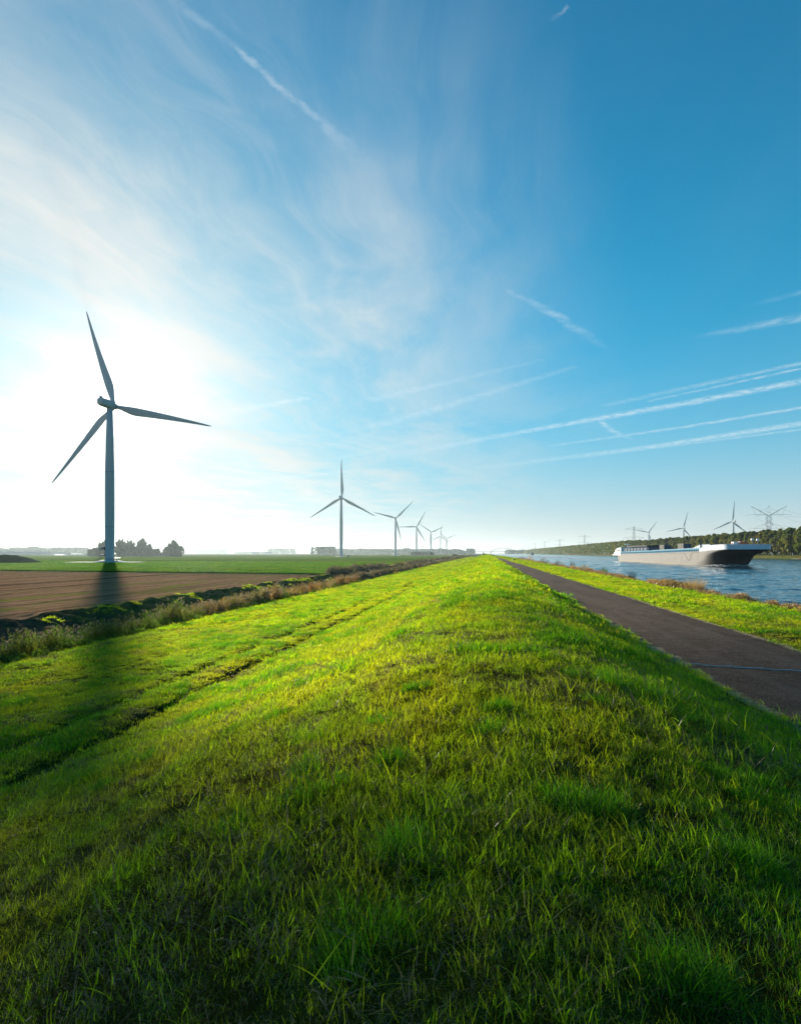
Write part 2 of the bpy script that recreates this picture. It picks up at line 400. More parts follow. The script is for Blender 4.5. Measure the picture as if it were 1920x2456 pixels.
def field_mat():
    m_, t = mat('stubble_field'); pos = t.node('ShaderNodeNewGeometry').outputs['Position']
    sp = t.node('ShaderNodeSeparateXYZ'); t.l.new(pos, sp.inputs[0])
    rows = t.noise(t.mapping(pos, scale=(1, 0.02, 1)), 1.6, 4, 0.7)
    rows2 = t.noise(t.mapping(pos, scale=(1, 0.015, 1)), 0.25, 3, 0.6)
    fine = t.noise(pos, 5.0, 4, 0.7)
    brown = t.mix(t.mapr(rows, 0.35, 0.65), (0.13, 0.060, 0.022), (0.45, 0.235, 0.11))
    brown = t.mix(t.mapr(fine, 0.35, 0.7, 0.0, 0.6), brown, (0.33, 0.23, 0.17))
    weed = t.m('MULTIPLY', t.mapr(t.noise(t.mapping(pos, scale=(1, 0.10, 1)), 0.30, 5, 0.6), 0.50, 0.66), t.mapr(fine, 0.35, 0.55, 0.25, 1.0))
    lane = t.mapr(t.m('ADD', sp.outputs[0], t.m('MULTIPLY', t.noise(pos, .15, 3), 10.0)), -58.0, -46.0)       # greener lane by the ditch
    weed = t.m('MULTIPLY', weed, t.m('MULTIPLY_ADD', lane, 0.75, 0.35))
    c = t.mix(weed, brown, (0.20, 0.22, 0.03))
    ln_ = t.mapr(t.noise(t.mapping(pos, scale=(1, 0.012, 1)), 0.55, 2, 0.8), 0.60, 0.66); c = t.mix(t.m('MULTIPLY', ln_, 0.6), c, (0.05, 0.032, 0.02))
    edge = t.m('ADD', sp.outputs[1], t.m('MULTIPLY', sp.outputs[0], 0.1735))   # headland strip in front of the crop
    hl = t.m('MULTIPLY', t.mapr(edge, 117, 122), t.mapr(fine, 0.3, 0.6, 0.35, 0.8))
    c = t.mix(hl, c, (0.17, 0.17, 0.06))
    g1_ = t.mix(t.mapr(t.noise(t.mapping(pos, scale=(1, 0.02, 1)), 0.01, 2), 0.42, 0.55), (0.08, 0.13, 0.015), (0.15, 0.16, 0.04))
    c = t.mix(t.mapr(edge, 131, 133), c, g1_)
    finish(t, principled(t, c, 0.95, 0, 0.0, bump(t, t.m('ADD', t.m('MULTIPLY', rows, 0.5), fine), 1.0, 0.10))); return m_
M['field'] = field_mat()
def ditch_mat():
    m_, t = mat('ditch_soil'); pos = t.node('ShaderNodeNewGeometry').outputs['Position']
    sp = t.node('ShaderNodeSeparateXYZ'); t.l.new(pos, sp.inputs[0])
    n = t.noise(pos, 1.3, 5, 0.65); n2 = t.noise(pos, 0.35, 3, 0.5)
    c = t.mix(t.mapr(n, 0.35, 0.65), (0.045, 0.032, 0.022), (0.10, 0.07, 0.048))
    far_ = t.mapr(t.m('ADD', sp.outputs[1], t.m('MULTIPLY', n2, 14)), 40, 62)
    c = t.mix(t.m('MULTIPLY', t.m('MAXIMUM', far_, t.mapr(n2, 0.55, 0.62)), t.mapr(n, 0.3, 0.6, 0.4, 0.9)), c, (0.05, 0.09, 0.02))
    finish(t, principled(t, c, 0.95, 0, 0.0, bump(t, n, 1.0, 0.2))); return m_
M['ditch'] = ditch_mat()
M['mud'] = paint('canal_mud', (0.03, 0.035, 0.03), 0.9, 0.2)

tag(grid('dike', np.concatenate([np.arange(-22.6, -11, .3), np.arange(-11, 5.01, .2), np.arange(5.4, 9.2, .6), np.arange(9.2, 17.4, .3)]), YS, terrain, M['turf']), kind='structure')
tag(grid('canal_bed', np.array([17.3, 18, 20, 60, 120, 170, 183, 184.5]), YC, terrain, M['mud']), kind='structure')
tag(grid('far_bank', np.array([184.5, 185.2, 186, 188, 190, 196, 203, 230, 400, 900, 2500, 6000]), YC, lambda x, y: terrain(x, y) + np.where(x < 190, fbm(x/2, y/3.0, 77, 3)*.8, 0), M['bank_far']), kind='structure')
xl = -34.0 - growing(0, 6500, .3, 1.03)
tag(grid('ditch', np.concatenate([np.arange(-34.0, -22.7, .28), [-22.6]]), YC, terrain, M['ditch']), kind='structure')
tag(grid('field', xl[::-1], YC, terrain, M['field']), kind='structure')

# ---- asphalt path
def path_mat():
    m_, t = mat('worn_asphalt'); pos = t.node('ShaderNodeNewGeometry').outputs['Position']
    sp = t.node('ShaderNodeSeparateXYZ'); t.l.new(pos, sp.inputs[0])
    a = t.noise(t.mapping(pos, scale=(1, 0.25, 1)), 0.8, 5, 0.6)
    g = t.noise(pos, 55, 3, 0.8); g2 = t.noise(pos, 9, 5, 0.75)
    c = t.mix(t.mapr(a, 0.35, 0.68), (0.105, 0.064, 0.042), (0.16, 0.104, 0.072))
    g3 = t.noise(pos, 18, 4, 0.8)
    c = t.mix(t.mapr(g3, 0.50, 0.62, 0, 0.8), c, (0.045, 0.030, 0.022)); c = t.mix(t.mapr(g3, 0.45, 0.36, 0, 0.7), c, (0.27, 0.20, 0.15))
    c = t.mix(t.mapr(g, 0.55, 0.75, 0, 0.8), c, (0.26, 0.21, 0.16))
    c = t.mix(t.mapr(g, 0.45, 0.3, 0, 0.7), c, (0.018, 0.014, 0.013))
    vor = t.node('ShaderNodeTexVoronoi'); vor.inputs['Scale'].default_value = 4.2; t.l.new(pos, vor.inputs['Vector'])
    spk = t.mapr(t.m('ADD', vor.outputs['Distance'], t.m('MULTIPLY', g2, 0.08)), 0.10, 0.055)
    c = t.mix(t.m('MULTIPLY', spk, 0.8), c, (0.34, 0.27, 0.17))                               # scattered straw and leaves
    cr = t.node('ShaderNodeTexVoronoi', feature='DISTANCE_TO_EDGE'); cr.inputs['Scale'].default_value = 0.35
    t.l.new(t.vm('ADD', pos, t.vm('SCALE', t.noise(pos, 1.2, 4, 0.6, out=1), scale=1.4)), cr.inputs['Vector'])
    c = t.mix(t.mapr(cr.outputs['Distance'], 0.010, 0.002, 0, 0.6), c, (0.02, 0.016, 0.015))
    ex = t.m('ABSOLUTE', t.m('SUBTRACT', sp.outputs[0], 7.05))
    mott = t.noise(pos, 2.2, 5, 0.7); c = t.mix(t.mapr(mott, 0.52, 0.68, 0, 0.55), c, (0.055, 0.036, 0.026)); c = t.mix(t.mapr(mott, 0.45, 0.34, 0, 0.4), c, (0.19, 0.135, 0.10))
    lane = t.m('ABSOLUTE', t.m('SUBTRACT', ex, 0.85)); c = t.mix(t.mapr(lane, 0.30, 0.05, 0, 0.25), c, (0.17, 0.125, 0.095))
    wid_ = t.m('MULTIPLY', t.m('SUBTRACT', t.noise(pos, 0.9, 4, 0.6), 0.5), 0.9)
    ed = t.mapr(t.m('ADD', t.m('ADD', ex, wid_), t.m('MULTIPLY', g2, 0.5)), 2.12, 2.26)
    ed = t.m('MULTIPLY', ed, t.mapr(t.noise(pos, 14, 3, 0.7), 0.36, 0.56, 0.25, 1.0))
    c = t.mix(ed, c, (0.46, 0.34, 0.19))                                                  # straw and dry sand along the rims
    finish(t, principled(t, c, 0.9, 0, 0.06, bump(t, t.m('ADD', t.m('ADD', g, t.m('MULTIPLY', g3, 1.5)), t.m('MULTIPLY', a, 2.0)), 1.0, 0.02))); return m_
M['path'] = path_mat()
rows_ = []
mp = MB(); yy = np.concatenate([np.arange(-6, 80, .25), growing(80, 2600, .3, 1.05)])
for y in yy:
    l = 4.86 + float(fbm(y / 1.3, 9.1, 51, 4)) * .42; r = 9.24 + float(fbm(y / 1.6, 4.1, 61, 4)) * .38
    rows_.append([(l, y, .655), (l + .5, y, .672), (7.05, y, .69), (r - .5, y, .672), (r, y, .655)])
mp.loft(rows_, closed=False, cap=False)
tag(mp.build('path', M['path'], smooth=True), kind='structure')

# ---- water
def water_mat():
    m_, t = mat('canal_water'); pos = t.node('ShaderNodeNewGeometry').outputs['Position']
    p2 = t.mapping(pos, rot=(0, 0, R(22)), scale=(0.62, 1.0, 1))
    a = t.noise(p2, 0.33, 3, 0.55, 0.4); b = t.noise(p2, 1.3, 4, 0.6, 0.3); c = t.noise(pos, 4.5, 3, 0.6)
    h = t.m('ADD', t.m('ADD', t.m('MULTIPLY', a, 1.5), t.m('MULTIPLY', b, 0.62)), t.m('MULTIPLY', c, 0.10))
    bb = t.node('ShaderNodeBump'); bb.inputs['Strength'].default_value = 0.9; bb.inputs['Distance'].default_value = 0.20
    t.l.new(h, bb.inputs['Height'])
    p = principled(t, (0.004, 0.050, 0.085), 0.10, 0, 0.5, bb.outputs[0])
    p.node.inputs['IOR'].default_value = 1.33
    finish(t, p); return m_
M['water'] = water_mat()
def waves(x, y):
    a = R(24); u = x * math.cos(a) + y * math.sin(a); v = -x * math.sin(a) + y * math.cos(a)
    d = np.hypot(x, y); f1 = np.clip(1.25 - d / 260, .25, 1)
    return fbm(u / 5.0, v / 2.6, 501, 2) * .42 + fbm(u / 1.7, v / 1.0, 511, 3) * .32 * f1 + fbm(u / 14, v / 8, 521, 2) * .40
cols = np.linspace(-.02, .80, 560); deps = np.concatenate([growing(17, 900, .10, 1.0085), growing(900, 10300, 8, 1.12)])
C_, D_ = np.meshgrid(cols, deps); XC = C_ * D_; WX = XC * ct - D_ * st; WY = XC * st + D_ * ct
WX = np.clip(WX, 17.0, 188.0); WY = np.where(WX <= 17.0, (D_ + 17.0 * st) / ct, np.where(WX >= 188, (D_ + 188 * st) / ct, WY)); WZ = np.where((WX > 17.01) & (WX < 187.9), waves(WX, WY), 0)
nx_, ny_ = len(cols), len(deps); I_, J_ = np.meshgrid(np.arange(nx_ - 1), np.arange(ny_ - 1)); a_ = (J_ * nx_ + I_).ravel()
Wv = np.stack([WX, WY, WZ], -1).reshape(-1, 3); fc = np.stack([a_, a_ + 1, a_ + 1 + nx_, a_ + nx_], -1)
xf = Wv[fc][:, :, 0]; fc = fc[(xf.max(1) - xf.min(1)) > 1e-4]
me = bpy.data.meshes.new('water'); me.from_pydata(Wv.tolist(), [], fc.tolist()); me.materials.append(M['water']); me.polygons.foreach_set('use_smooth', [True] * len(me.polygons)); me.update()
tag(link('water', me), kind='structure')
mw = MB(); mw.add([(17.0, -30, -.35), (188, -30, -.35), (188, 10200, -.35), (17.0, 10200, -.35)], [(0, 1, 2, 3)])
tag(mw.build('water', M['water']), kind='structure')

# ------------------------------------------------------------------ scatter with geometry nodes
def scatter(name, P, rot, scl, idx, variants, mats_=None):
    me = bpy.data.meshes.new(name); me.vertices.add(len(P)); me.vertices.foreach_set('co', np.asarray(P, np.float32).ravel())
    def attr(n, typ, key, data):
        a = me.attributes.new(n, typ, 'POINT'); a.data.foreach_set(key, data)
    attr('rot', 'FLOAT_VECTOR', 'vector', np.asarray(rot, np.float32).ravel())
    attr('scl', 'FLOAT_VECTOR', 'vector', np.asarray(scl, np.float32).ravel())
    attr('idx', 'INT', 'value', np.asarray(idx, np.int32).ravel())
    me.update()
    o = link(name, me)
    ng = bpy.data.node_groups.new(name + '_scatter', 'GeometryNodeTree')
    ng.interface.new_socket('Geometry', in_out='INPUT', socket_type='NodeSocketGeometry')
    ng.interface.new_socket('Geometry', in_out='OUTPUT', socket_type='NodeSocketGeometry')
    g = NT(ng); gi = g.node('NodeGroupInput'); go = g.node('NodeGroupOutput')
    ip = g.node('GeometryNodeInstanceOnPoints'); j = g.node('GeometryNodeJoinGeometry')
    g.l.new(gi.outputs[0], ip.inputs['Points'])
    for v in variants[::-1]:
        oi = g.node('GeometryNodeObjectInfo'); oi.inputs['Object'].default_value = v; oi.inputs['As Instance'].default_value = True
        g.l.new(oi.outputs['Geometry'], j.inputs[0])
    g.l.new(j.outputs[0], ip.inputs['Instance']); ip.inputs['Pick Instance'].default_value = True
    def named(n, t_):
        a = g.node('GeometryNodeInputNamedAttribute', data_type=t_); a.inputs[0].default_value = n
        return [s for s in a.outputs if s.enabled and s.name == 'Attribute'][0]
    g.l.new(named('idx', 'INT'), ip.inputs['Instance Index'])
    er = g.node('FunctionNodeEulerToRotation'); g.l.new(named('rot', 'FLOAT_VECTOR'), er.inputs[0]); g.l.new(er.outputs[0], ip.inputs['Rotation'])
    g.l.new(named('scl', 'FLOAT_VECTOR'), ip.inputs['Scale'])
    g.l.new(ip.outputs[0], go.inputs[0])
    md = o.modifiers.new('scatter', 'NODES'); md.node_group = ng
    return o
def tinted(name, V, Fc, tint, mi, mats_):
    me = bpy.data.meshes.new(name); me.from_pydata(V, [], Fc)
    for m_ in mats_: me.materials.append(m_)
    me.polygons.foreach_set('material_index', mi)
    a = me.attributes.new('tint', 'FLOAT', 'FACE'); a.data.foreach_set('value', tint)
    me.update(); return bpy.data.objects.new(name, me)
class Leaves:
    def __init__(s, seed): s.V = []; s.F = []; s.T = []; s.M = []; s.r = random.Random(seed)
    def blade(s, x, y, h, wd, lean, az, curl=1.0, seg=3, mi=0, z0=0.0, tint=None):
        r = s.r; tint = r.random() if tint is None else tint
        dx, dy = math.cos(az), math.sin(az); px, py = -dy, dx
        k = len(s.V); a = lean; X = Y = Z = 0.0; st_ = h / seg
        for i in range(seg + 1):
            f = i / seg; ww = wd * (1 - f ** 1.6) * 0.5 + 0.0002
            s.V.append((x + dx*X + px*ww, y + dy*X + py*ww, z0 + Z)); s.V.append((x + dx*X - px*ww, y + dy*X - py*ww, z0 + Z))
            X += math.sin(a) * st_; Z += math.cos(a) * st_; a += curl / seg
        for i in range(seg):
            b = k + 2 * i; s.F.append((b, b + 1, b + 3, b + 2)); s.T.append(tint); s.M.append(mi)
    def quad(s, c, u, v, mi=0, tint=None):
        k = len(s.V)
        for a, b in ((-1,-1),(1,-1),(1,1),(-1,1)): s.V.append((c[0]+u[0]*a+v[0]*b, c[1]+u[1]*a+v[1]*b, c[2]+u[2]*a+v[2]*b))
        s.F.append((k, k+1, k+2, k+3)); s.T.append(s.r.random() if tint is None else tint); s.M.append(mi)
    def rquad(s, c, sz, mi=0, asp=0.6, tint=None):
        r = s.r
        u = Vector((r.gauss(0,1), r.gauss(0,1), r.gauss(0,1))).normalized()
        v = u.cross(Vector((r.gauss(0,1), r.gauss(0,1), r.gauss(0,1)))).normalized()
        s.quad(c, u * sz, v * sz * asp, mi, tint)
    def obj(s, name, mats_): return tinted(name, s.V, s.F, s.T, s.M, mats_)
    def mesh(s, name, mats_): return s.obj(name, mats_).data

GR = dict(base=(0.05, 0.115, 0.008), trans=(0.40, 0.72, 0.010))
M['grass'] = leafy('grass_blade', GR['base'], GR['trans'], 0.62, patch=((0.09, 0.13, 0.008), (0.74, 0.80, 0.012)), rnd=0.40, gloss=0.010, patchscale=0.55,
                   dry=((0.16, 0.115, 0.035), (0.55, 0.42, 0.06)))
M['straw'] = leafy('dry_grass_blade', (0.24, 0.17, 0.08), (0.34, 0.24, 0.10), 0.4, rnd=0.35, gloss=0.03)
M['grass_dark'] = leafy('lush_grass_blade', (0.030, 0.090, 0.006), (0.22, 0.60, 0.008), 0.5, rnd=0.3, gloss=0.010)

M['thatch'] = leafy('brown_thatch', (0.085, 0.048, 0.012), (0.20, 0.12, 0.02), 0.3, patch=((0.035, 0.04, 0.006), (0.12, 0.14, 0.01)), rnd=0.4, gloss=0.0, patchscale=1.1)
def tuft(seed, n, rad, hmin, hmax, wd, dry=0.12, lean=0.5, curl=1.0, seg=3, main=0):
    L = Leaves(seed); r = L.r
    for i in range(n):
        a = r.random() * 6.283; d = rad * math.sqrt(r.random())
        isdry = r.random() < dry
        L.blade(math.cos(a)*d, math.sin(a)*d, r.uniform(hmin, hmax) * (0.8 if isdry else 1), wd * r.uniform(.6, 1.25),
                abs(r.gauss(0, lean)) + (0.35 if isdry else 0), r.random() * 6.283, r.uniform(.2, 1.6) * curl, seg, 1 if isdry else main)
    return L.obj('grass_tuft', [M['grass'], M['straw'], M['grass_dark']])
V_near = [tuft(i, 95, .14, .04, .10, .0032, .20, 1.0, 1.3) for i in range(4)] + [tuft(10+i, 75, .14, .07, .16, .0040, .14, .9, 1.8) for i in range(2)] + \
         [tuft(20+i, 60, .15, .04, .09, .0026, .8, 1.05, 1.2) for i in range(2)] + [tuft(30, 110, .12, .10, .23, .0046, .05, .5, 1.6, 5, 2), tuft(31, 20, .2, .14, .28, .0052, .45, 1.15, 1.5, 5)]
for i in range(2):
    L = Leaves(330 + i)
    for q_ in range(90):
        a = L.r.random() * 6.283; d = .17 * math.sqrt(L.r.random())
        L.blade(math.cos(a)*d, math.sin(a)*d, L.r.uniform(.04, .10), .0034, L.r.uniform(1.0, 1.5), L.r.random()*6.283, L.r.uniform(-.2, .5), 2, 0)
    V_near.append(L.obj('thatch', [M['thatch']]))
V_mid = [tuft(40+i, 75, .20, .04, .11, .0075, .16, .7, 1.2, 2) for i in range(3)] + [tuft(50, 70, .20, .08, .16, .009, .1, .55, 1.3, 2, 2), tuft(51, 60, .2, .04, .09, .007, .85, .95, .9, 2)]
V_far = [tuft(60+i, 60, .24, .06, .12, .022, .12, .6, .9, 1) for i in range(3)] + [tuft(66, 60, .24, .06, .15, .022, .05, .5, .8, 1, 2), tuft(67, 40, .24, .05, .1, .020, .8, .7, .8, 1)]

def in_view(x, y, m_=0.10, extra=2.5):
    xc = x * ct + y * st; d = -x * st + y * ct
    return (np.abs(xc) < (0.662 + m_) * np.maximum(d, 0) + extra)
def rnd_pts(x0, x1, y0, y1, dens):
    n = int((x1 - x0) * (y1 - y0) * dens)
    return rng.uniform(x0, x1, n), rng.uniform(y0, y1, n)
def keep_grass(x, y):
    e = fbm(y / 1.3, y * 0 + 9.1, 51, 4) * .42
    e2 = fbm(y / 1.6, y * 0 + 4.1, 61, 4) * .38
    k = ((x < 4.98 + e) | (x > 9.12 + e2))
    wv = fbm(y / 9, y*0, 3, 2)*.5; rut = ((np.abs(x + 8.2 + wv) < .36) | (np.abs(x + 10.0 + wv) < .30))
    return k & ~(rut & (rng.random(len(x)) < .80)) & (x > -21.4) & (x < 17.0)
def slope_rot(x, y, n, tilt=0.18):
    gx = (terrain(x + .1, y) - terrain(x - .1, y)) / .2
    return np.stack([rng.normal(0, tilt, n), -np.arctan(gx) * 0.5 + rng.normal(0.06, tilt, n), rng.uniform(0, 6.283, n)], -1)
zones = [ # y0,y1, density, xy scale, z scale, variants
    (1.0, 4.5, 230, 1.0, 1.0, V_near), (4.5, 9.0, 150, 1.1, 1.0, V_near), (-2.0, 1.0, 60, 1.2, 1.0, V_near),
    (9.0, 18., 75, 1.1, 1.0, V_mid), (18., 34., 34, 1.3, 1.05, V_mid),
    (34., 70., 13.0, 1.5, 1.1, V_far), (70., 140., 4.5, 2.3, 1.2, V_far), (140., 280., 1.5, 3.8, 1.35, V_far), (280., 700., .35, 7.0, 1.6, V_far)]
def gather(zs, names):
    P = []; Rr = []; S = []; I = []
    for (y0, y1, dn, sx, sz, V) in zs:
        x, y = rnd_pts(-21.5, 17.0, y0, y1, dn)
        k = in_view(x, y) & keep_grass(x, y); x, y = x[k], y[k]; n = len(x)
        z = terrain(x, y) - 0.01
        pn = fbm(x / 1.7, y / 1.7, 71, 3)                 # patches: lush, ordinary, dry
        pd = fbm(x / 1.1 + 40, y / 1.1, 81, 3)
        big = fbm(x / .55 + 9, y / .55 + 5, 91, 2)
        if V is V_near:
            idx = rng.integers(0, 6, n); idx = np.where((pd > .07) & (rng.random(n) < .75), rng.integers(6, 8, n), idx)
            idx = np.where((pn > .10) & (big > .10) & (rng.random(n) < .35), 8, idx); idx = np.where(rng.random(n) < .08, 9, idx); idx = np.where(rng.random(n) < .24, rng.integers(10, 12, n), idx)
        else:
            idx = rng.integers(0, 3, n); idx = np.where((pd > .09) & (rng.random(n) < .7), 4, idx)
            idx = np.where((pn > .07) & (big > .0) & (rng.random(n) < .5), 3, idx)
        s = rng.uniform(.6, 1.3, n) * (1 + pn * (2.4 if V is V_near else 1.2)); s = np.clip(s, .5, 1.45)
        right = (x > 1.2) & (x < 4.8)
        if V is V_near and y0 > 0:                        # rosettes of longer lush grass
            cx1, cy1 = rnd_pts(-5, 6.5, y0, y1, .55); kk = in_view(cx1, cy1, .1, 1.0) & keep_grass(cx1, cy1)
            for a1, b1 in zip(cx1[kk], cy1[kk]):
                m1 = int(rng.integers(4, 10)); rr1 = rng.uniform(.08, .24); an = rng.uniform(0, 6.28, m1); dd = rr1 * np.sqrt(rng.random(m1))
                X1 = a1 + np.cos(an) * dd; Y1 = b1 + np.sin(an) * dd; S1 = rng.uniform(.75, 1.15) * rng.uniform(.85, 1.15, m1)
                P.append(np.stack([X1, Y1, terrain(X1, Y1) - .01], -1)); Rr.append(np.stack([-np.sin(an) * dd * 1.6, np.cos(an) * dd * 1.6, rng.uniform(-.3, .3, m1)], -1))
                S.append(np.stack([S1, S1, S1], -1)); I.append(np.full(m1, 8))
        P.append(np.stack([x, y, z], -1)); Rr.append(slope_rot(x, y, n)); I.append(idx)
        S.append(np.stack([s * sx, s * sx, s * sz * np.where(right, 1.2, 1.0) * np.where(x > 9, .8, 1)], -1))
    return np.concatenate(P), np.concatenate(Rr), np.concatenate(S), np.concatenate(I)
for zs, V, lab in ((zones[:3], V_near, 'short green grass with brown thatch on top of the dike nearby'),
                   (zones[3:5], V_mid, 'sunlit green grass on the dike slopes further along'),
                   (zones[5:], V_far, 'yellow green grass covering the dike into the distance')):
    P, Rr, S, I = gather(zs, V)
    print('grass', len(P))
    tag(scatter('grass', P, Rr, S, I, V), lab, 'grass', kind='stuff')

# ------------------------------------------------------------------ crop, reeds and bank plants
M['beet'] = leafy('beet_leaf', (0.045, 0.13, 0.008), (0.13, 0.38, 0.01), 0.45, patch=((0.08, 0.16, 0.01), (0.28, 0.48, 0.012)), rnd=0.4, gloss=0.015, patchscale=0.2)
def crop_edge(x): return 135.0 - 0.1735 * (x + 36.4)
T1 = at(263, 307.0)
def rosette(seed):
    L = Leaves(seed); r = L.r
    for i in range(16):
        az = r.random() * 6.283
        L.blade(0, 0, r.uniform(.35, .6), r.uniform(.14, .22), r.uniform(.1, .6), az, r.uniform(.8, 1.8), 3)
    return L.obj('beet_rosette', [M['beet']])
V_beet = [rosette(100 + i) for i in range(4)]
def pad_mask(x, y):
    xc = x * ct + y * st; d = -x * st + y * ct
    return (d > 290) & (d < 330) & (xc > -175) & (xc < -126)
n_ = 150000
cx_ = rng.uniform(-330, -33.4, n_); d0 = rng.uniform(0, 1, n_) ** 1.6 * 150
cy_ = crop_edge(cx_) + d0
k = in_view(cx_, cy_, .08, 4) & ~pad_mask(cx_, cy_); cx_, cy_ = cx_[k], cy_[k]; n_ = len(cx_)
sc_ = rng.uniform(.8, 1.3, n_) * (1 + (cy_ - crop_edge(cx_)) / 200)
tag(scatter('crop', np.stack([cx_, cy_, np.full(n_, -1.42)], -1), np.stack([np.zeros(n_), np.zeros(n_), rng.uniform(0, 6.28, n_)], -1),
            np.stack([sc_, sc_, sc_ * .9], -1), rng.integers(0, 4, n_), V_beet), 'leafy green beet crop beyond the brown field', 'crop', kind='stuff')
def crop_sheet(x, y): return -1.10 + fbm(x / .9, y / .9, 200, 4) * .45 + fbm(x / 9, y / 9, 201, 2) * .15
def crop_canopy_mat():
    m_, t = mat('crop_canopy'); pos = t.node('ShaderNodeNewGeometry').outputs['Position']
    n = t.noise(pos, 1.2, 4, 0.7); n2 = t.noise(t.mapping(pos, scale=(.3, 1, 1)), 0.02, 3)
    c = t.mix(t.mapr(n, .35, .65), (0.05, 0.11, 0.006), (0.14, 0.24, 0.012)); c = t.mix(t.mapr(n2, .4, .6), c, (0.17, 0.24, 0.03))
    finish(t, principled(t, c, .9, 0, .0, bump(t, n, 1.0, .25))); return m_
M['canopy'] = crop_canopy_mat()
ys_ = growing(3.0, 760, 1.0, 1.02); xs_ = -34.0 - growing(0, 800, 1.0, 1.006)
me_ = grid('crop', xs_[::-1], ys_, lambda x, y: crop_sheet(x, y), M['canopy'], mask=lambda x, y: ~pad_mask(x, crop_edge(x) + y))
for v in me_.data.vertices: v.co.y += crop_edge(v.co.x)
tag(me_, 'green crop field stretching back around the big turbine', 'crop', kind='stuff')

M['reed'] = leafy('reed_leaf', (0.035, 0.080, 0.012), (0.17, 0.34, 0.02), 0.5, patch=((0.07, 0.085, 0.02), (0.28, 0.30, 0.03)), rnd=0.4, gloss=0.015, patchscale=0.5)
M['reed_rust'] = leafy('rusty_reed_leaf', (0.22, 0.11, 0.022), (0.60, 0.30, 0.04), 0.5, patch=((0.17, 0.125, 0.04), (0.50, 0.36, 0.08)), rnd=0.35, gloss=0.05, patchscale=0.3)
M['plume'] = leafy('reed_plume', (0.25, 0.19, 0.11), (0.46, 0.36, 0.22), 0.5, rnd=0.25, gloss=0.02)
M['brush'] = leafy('dark_brush_leaf', (0.06, 0.065, 0.03), (0.16, 0.16, 0.06), 0.4, patch=((0.13, 0.11, 0.06), (0.28, 0.22, 0.12)), rnd=0.35, gloss=0.03, patchscale=0.15)
M['bank_dry'] = leafy('dry_bank_grass', (0.26, 0.155, 0.07), (0.55, 0.34, 0.14), 0.5, patch=((0.17, 0.12, 0.05), (0.42, 0.29, 0.11)), rnd=0.35, gloss=0.02, patchscale=0.4)
def reed(seed, leafm, n=26, h=1.7, plume=.22, rad=.45):
    L = Leaves(seed); r = L.r; mats_ = [leafm, M['plume']]
    for i in range(n):
        a = r.random() * 6.283; d = rad * math.sqrt(r.random()); x, y = math.cos(a) * d, math.sin(a) * d
        H = h * r.uniform(.6, 1.1); az = r.random() * 6.283; ln = r.uniform(.02, .22)
        L.blade(x, y, H, .018, ln, az, .15, 2, 0)
        tx, ty = x + math.cos(az) * math.sin(ln) * H, y + math.sin(az) * math.sin(ln) * H
        for j in range(6):
            f = r.uniform(.2, .95)
            L.blade(x + (tx - x) * f, y + (ty - y) * f, r.uniform(.25, .5), .034, r.uniform(.5, 1.1), r.random() * 6.283, 1.1, 2, 0, z0=H * f * .97)
        if r.random() < plume:
            for j in range(9):
                L.blade(tx, ty, r.uniform(.14, .26), .05, r.uniform(.1, .7), az + r.gauss(0, .7), 1.2, 2, 1, z0=H * .93)
    return L.obj('reed_clump', mats_)
def brush(seed, m_, n=220, h=1.6, rad=.9, sz=.09):
    L = Leaves(seed); r = L.r
    for i in range(n):
        a = r.random() * 6.283; d = rad * math.sqrt(r.random()); z = h * (1 - (d / rad) ** 2 * .7) * r.random() ** .6
        L.rquad((math.cos(a) * d, math.sin(a) * d, z), sz * r.uniform(.6, 1.3), 0)
    for i in range(24): L.blade(r.gauss(0, rad*.4), r.gauss(0, rad*.4), h * r.uniform(.7, 1.2), .02, abs(r.gauss(0, .3)), r.random()*6.28, .4, 2, 0)
    return L.obj('brush_clump', [m_])
V_reed = [reed(200, M['reed']), reed(201, M['reed'], 30, 1.5), reed(202, M['reed_rust'], 28, 1.7), reed(203, M['reed_rust'], 30, 1.5, .7),
          brush(210, M['reed'], 160, .9, .7, .07), brush(211, M['brush']), brush(212, M['brush'], 260, 1.9, 1.0, .1), brush(213, M['reed_rust'], 180, 1.1, .8, .08)]
xs_, ys_ = rnd_pts(-25.4, -20.6, 8, 60, 3.2); x2, y2 = rnd_pts(-26.5, -20.6, 60, 200, 2.0); x3, y3 = rnd_pts(-33, -21, 200, 900, .45)
x4, y4 = rnd_pts(-34.5, -27, 128, 200, .9)
xs_ = np.concatenate([xs_, x2, x3, x4]); ys_ = np.concatenate([ys_, y2, y3, y4])
k = in_view(xs_, ys_, .1, 4); xs_, ys_ = xs_[k], ys_[k]; n_ = len(xs_)
zone_n = fbm(xs_ / 6, ys_ / 9, 301, 3) * 30
yy_ = ys_ + zone_n; ra = rng.random(n_)
idx_ = np.where(yy_ < 46, np.where(ra < .42, 0, np.where(ra < .7, 1, 4)), np.where(yy_ < 105, np.where(ra < .33, 2, np.where(ra < .62, 3, np.where(ra < .82, 7, 1))),
        np.where(ra < .38, 5, np.where(ra < .62, 6, np.where(ra < .8, 3, 7)))))
idx_ = np.where((xs_ > -21.4) & (ra < .8), 4, idx_); idx_ = np.where((xs_ < -27) & (ys_ < 205), 5, idx_)
s_ = rng.uniform(.75, 1.2, n_) * (1 + fbm(xs_/3, ys_/4, 303, 2) * .8) * np.where(xs_ > -21.6, .55, 1.0) * np.where(ys_ < 60, .92, 1)
sx_ = s_ * (1 + np.maximum(ys_ - 150, 0) / 200)
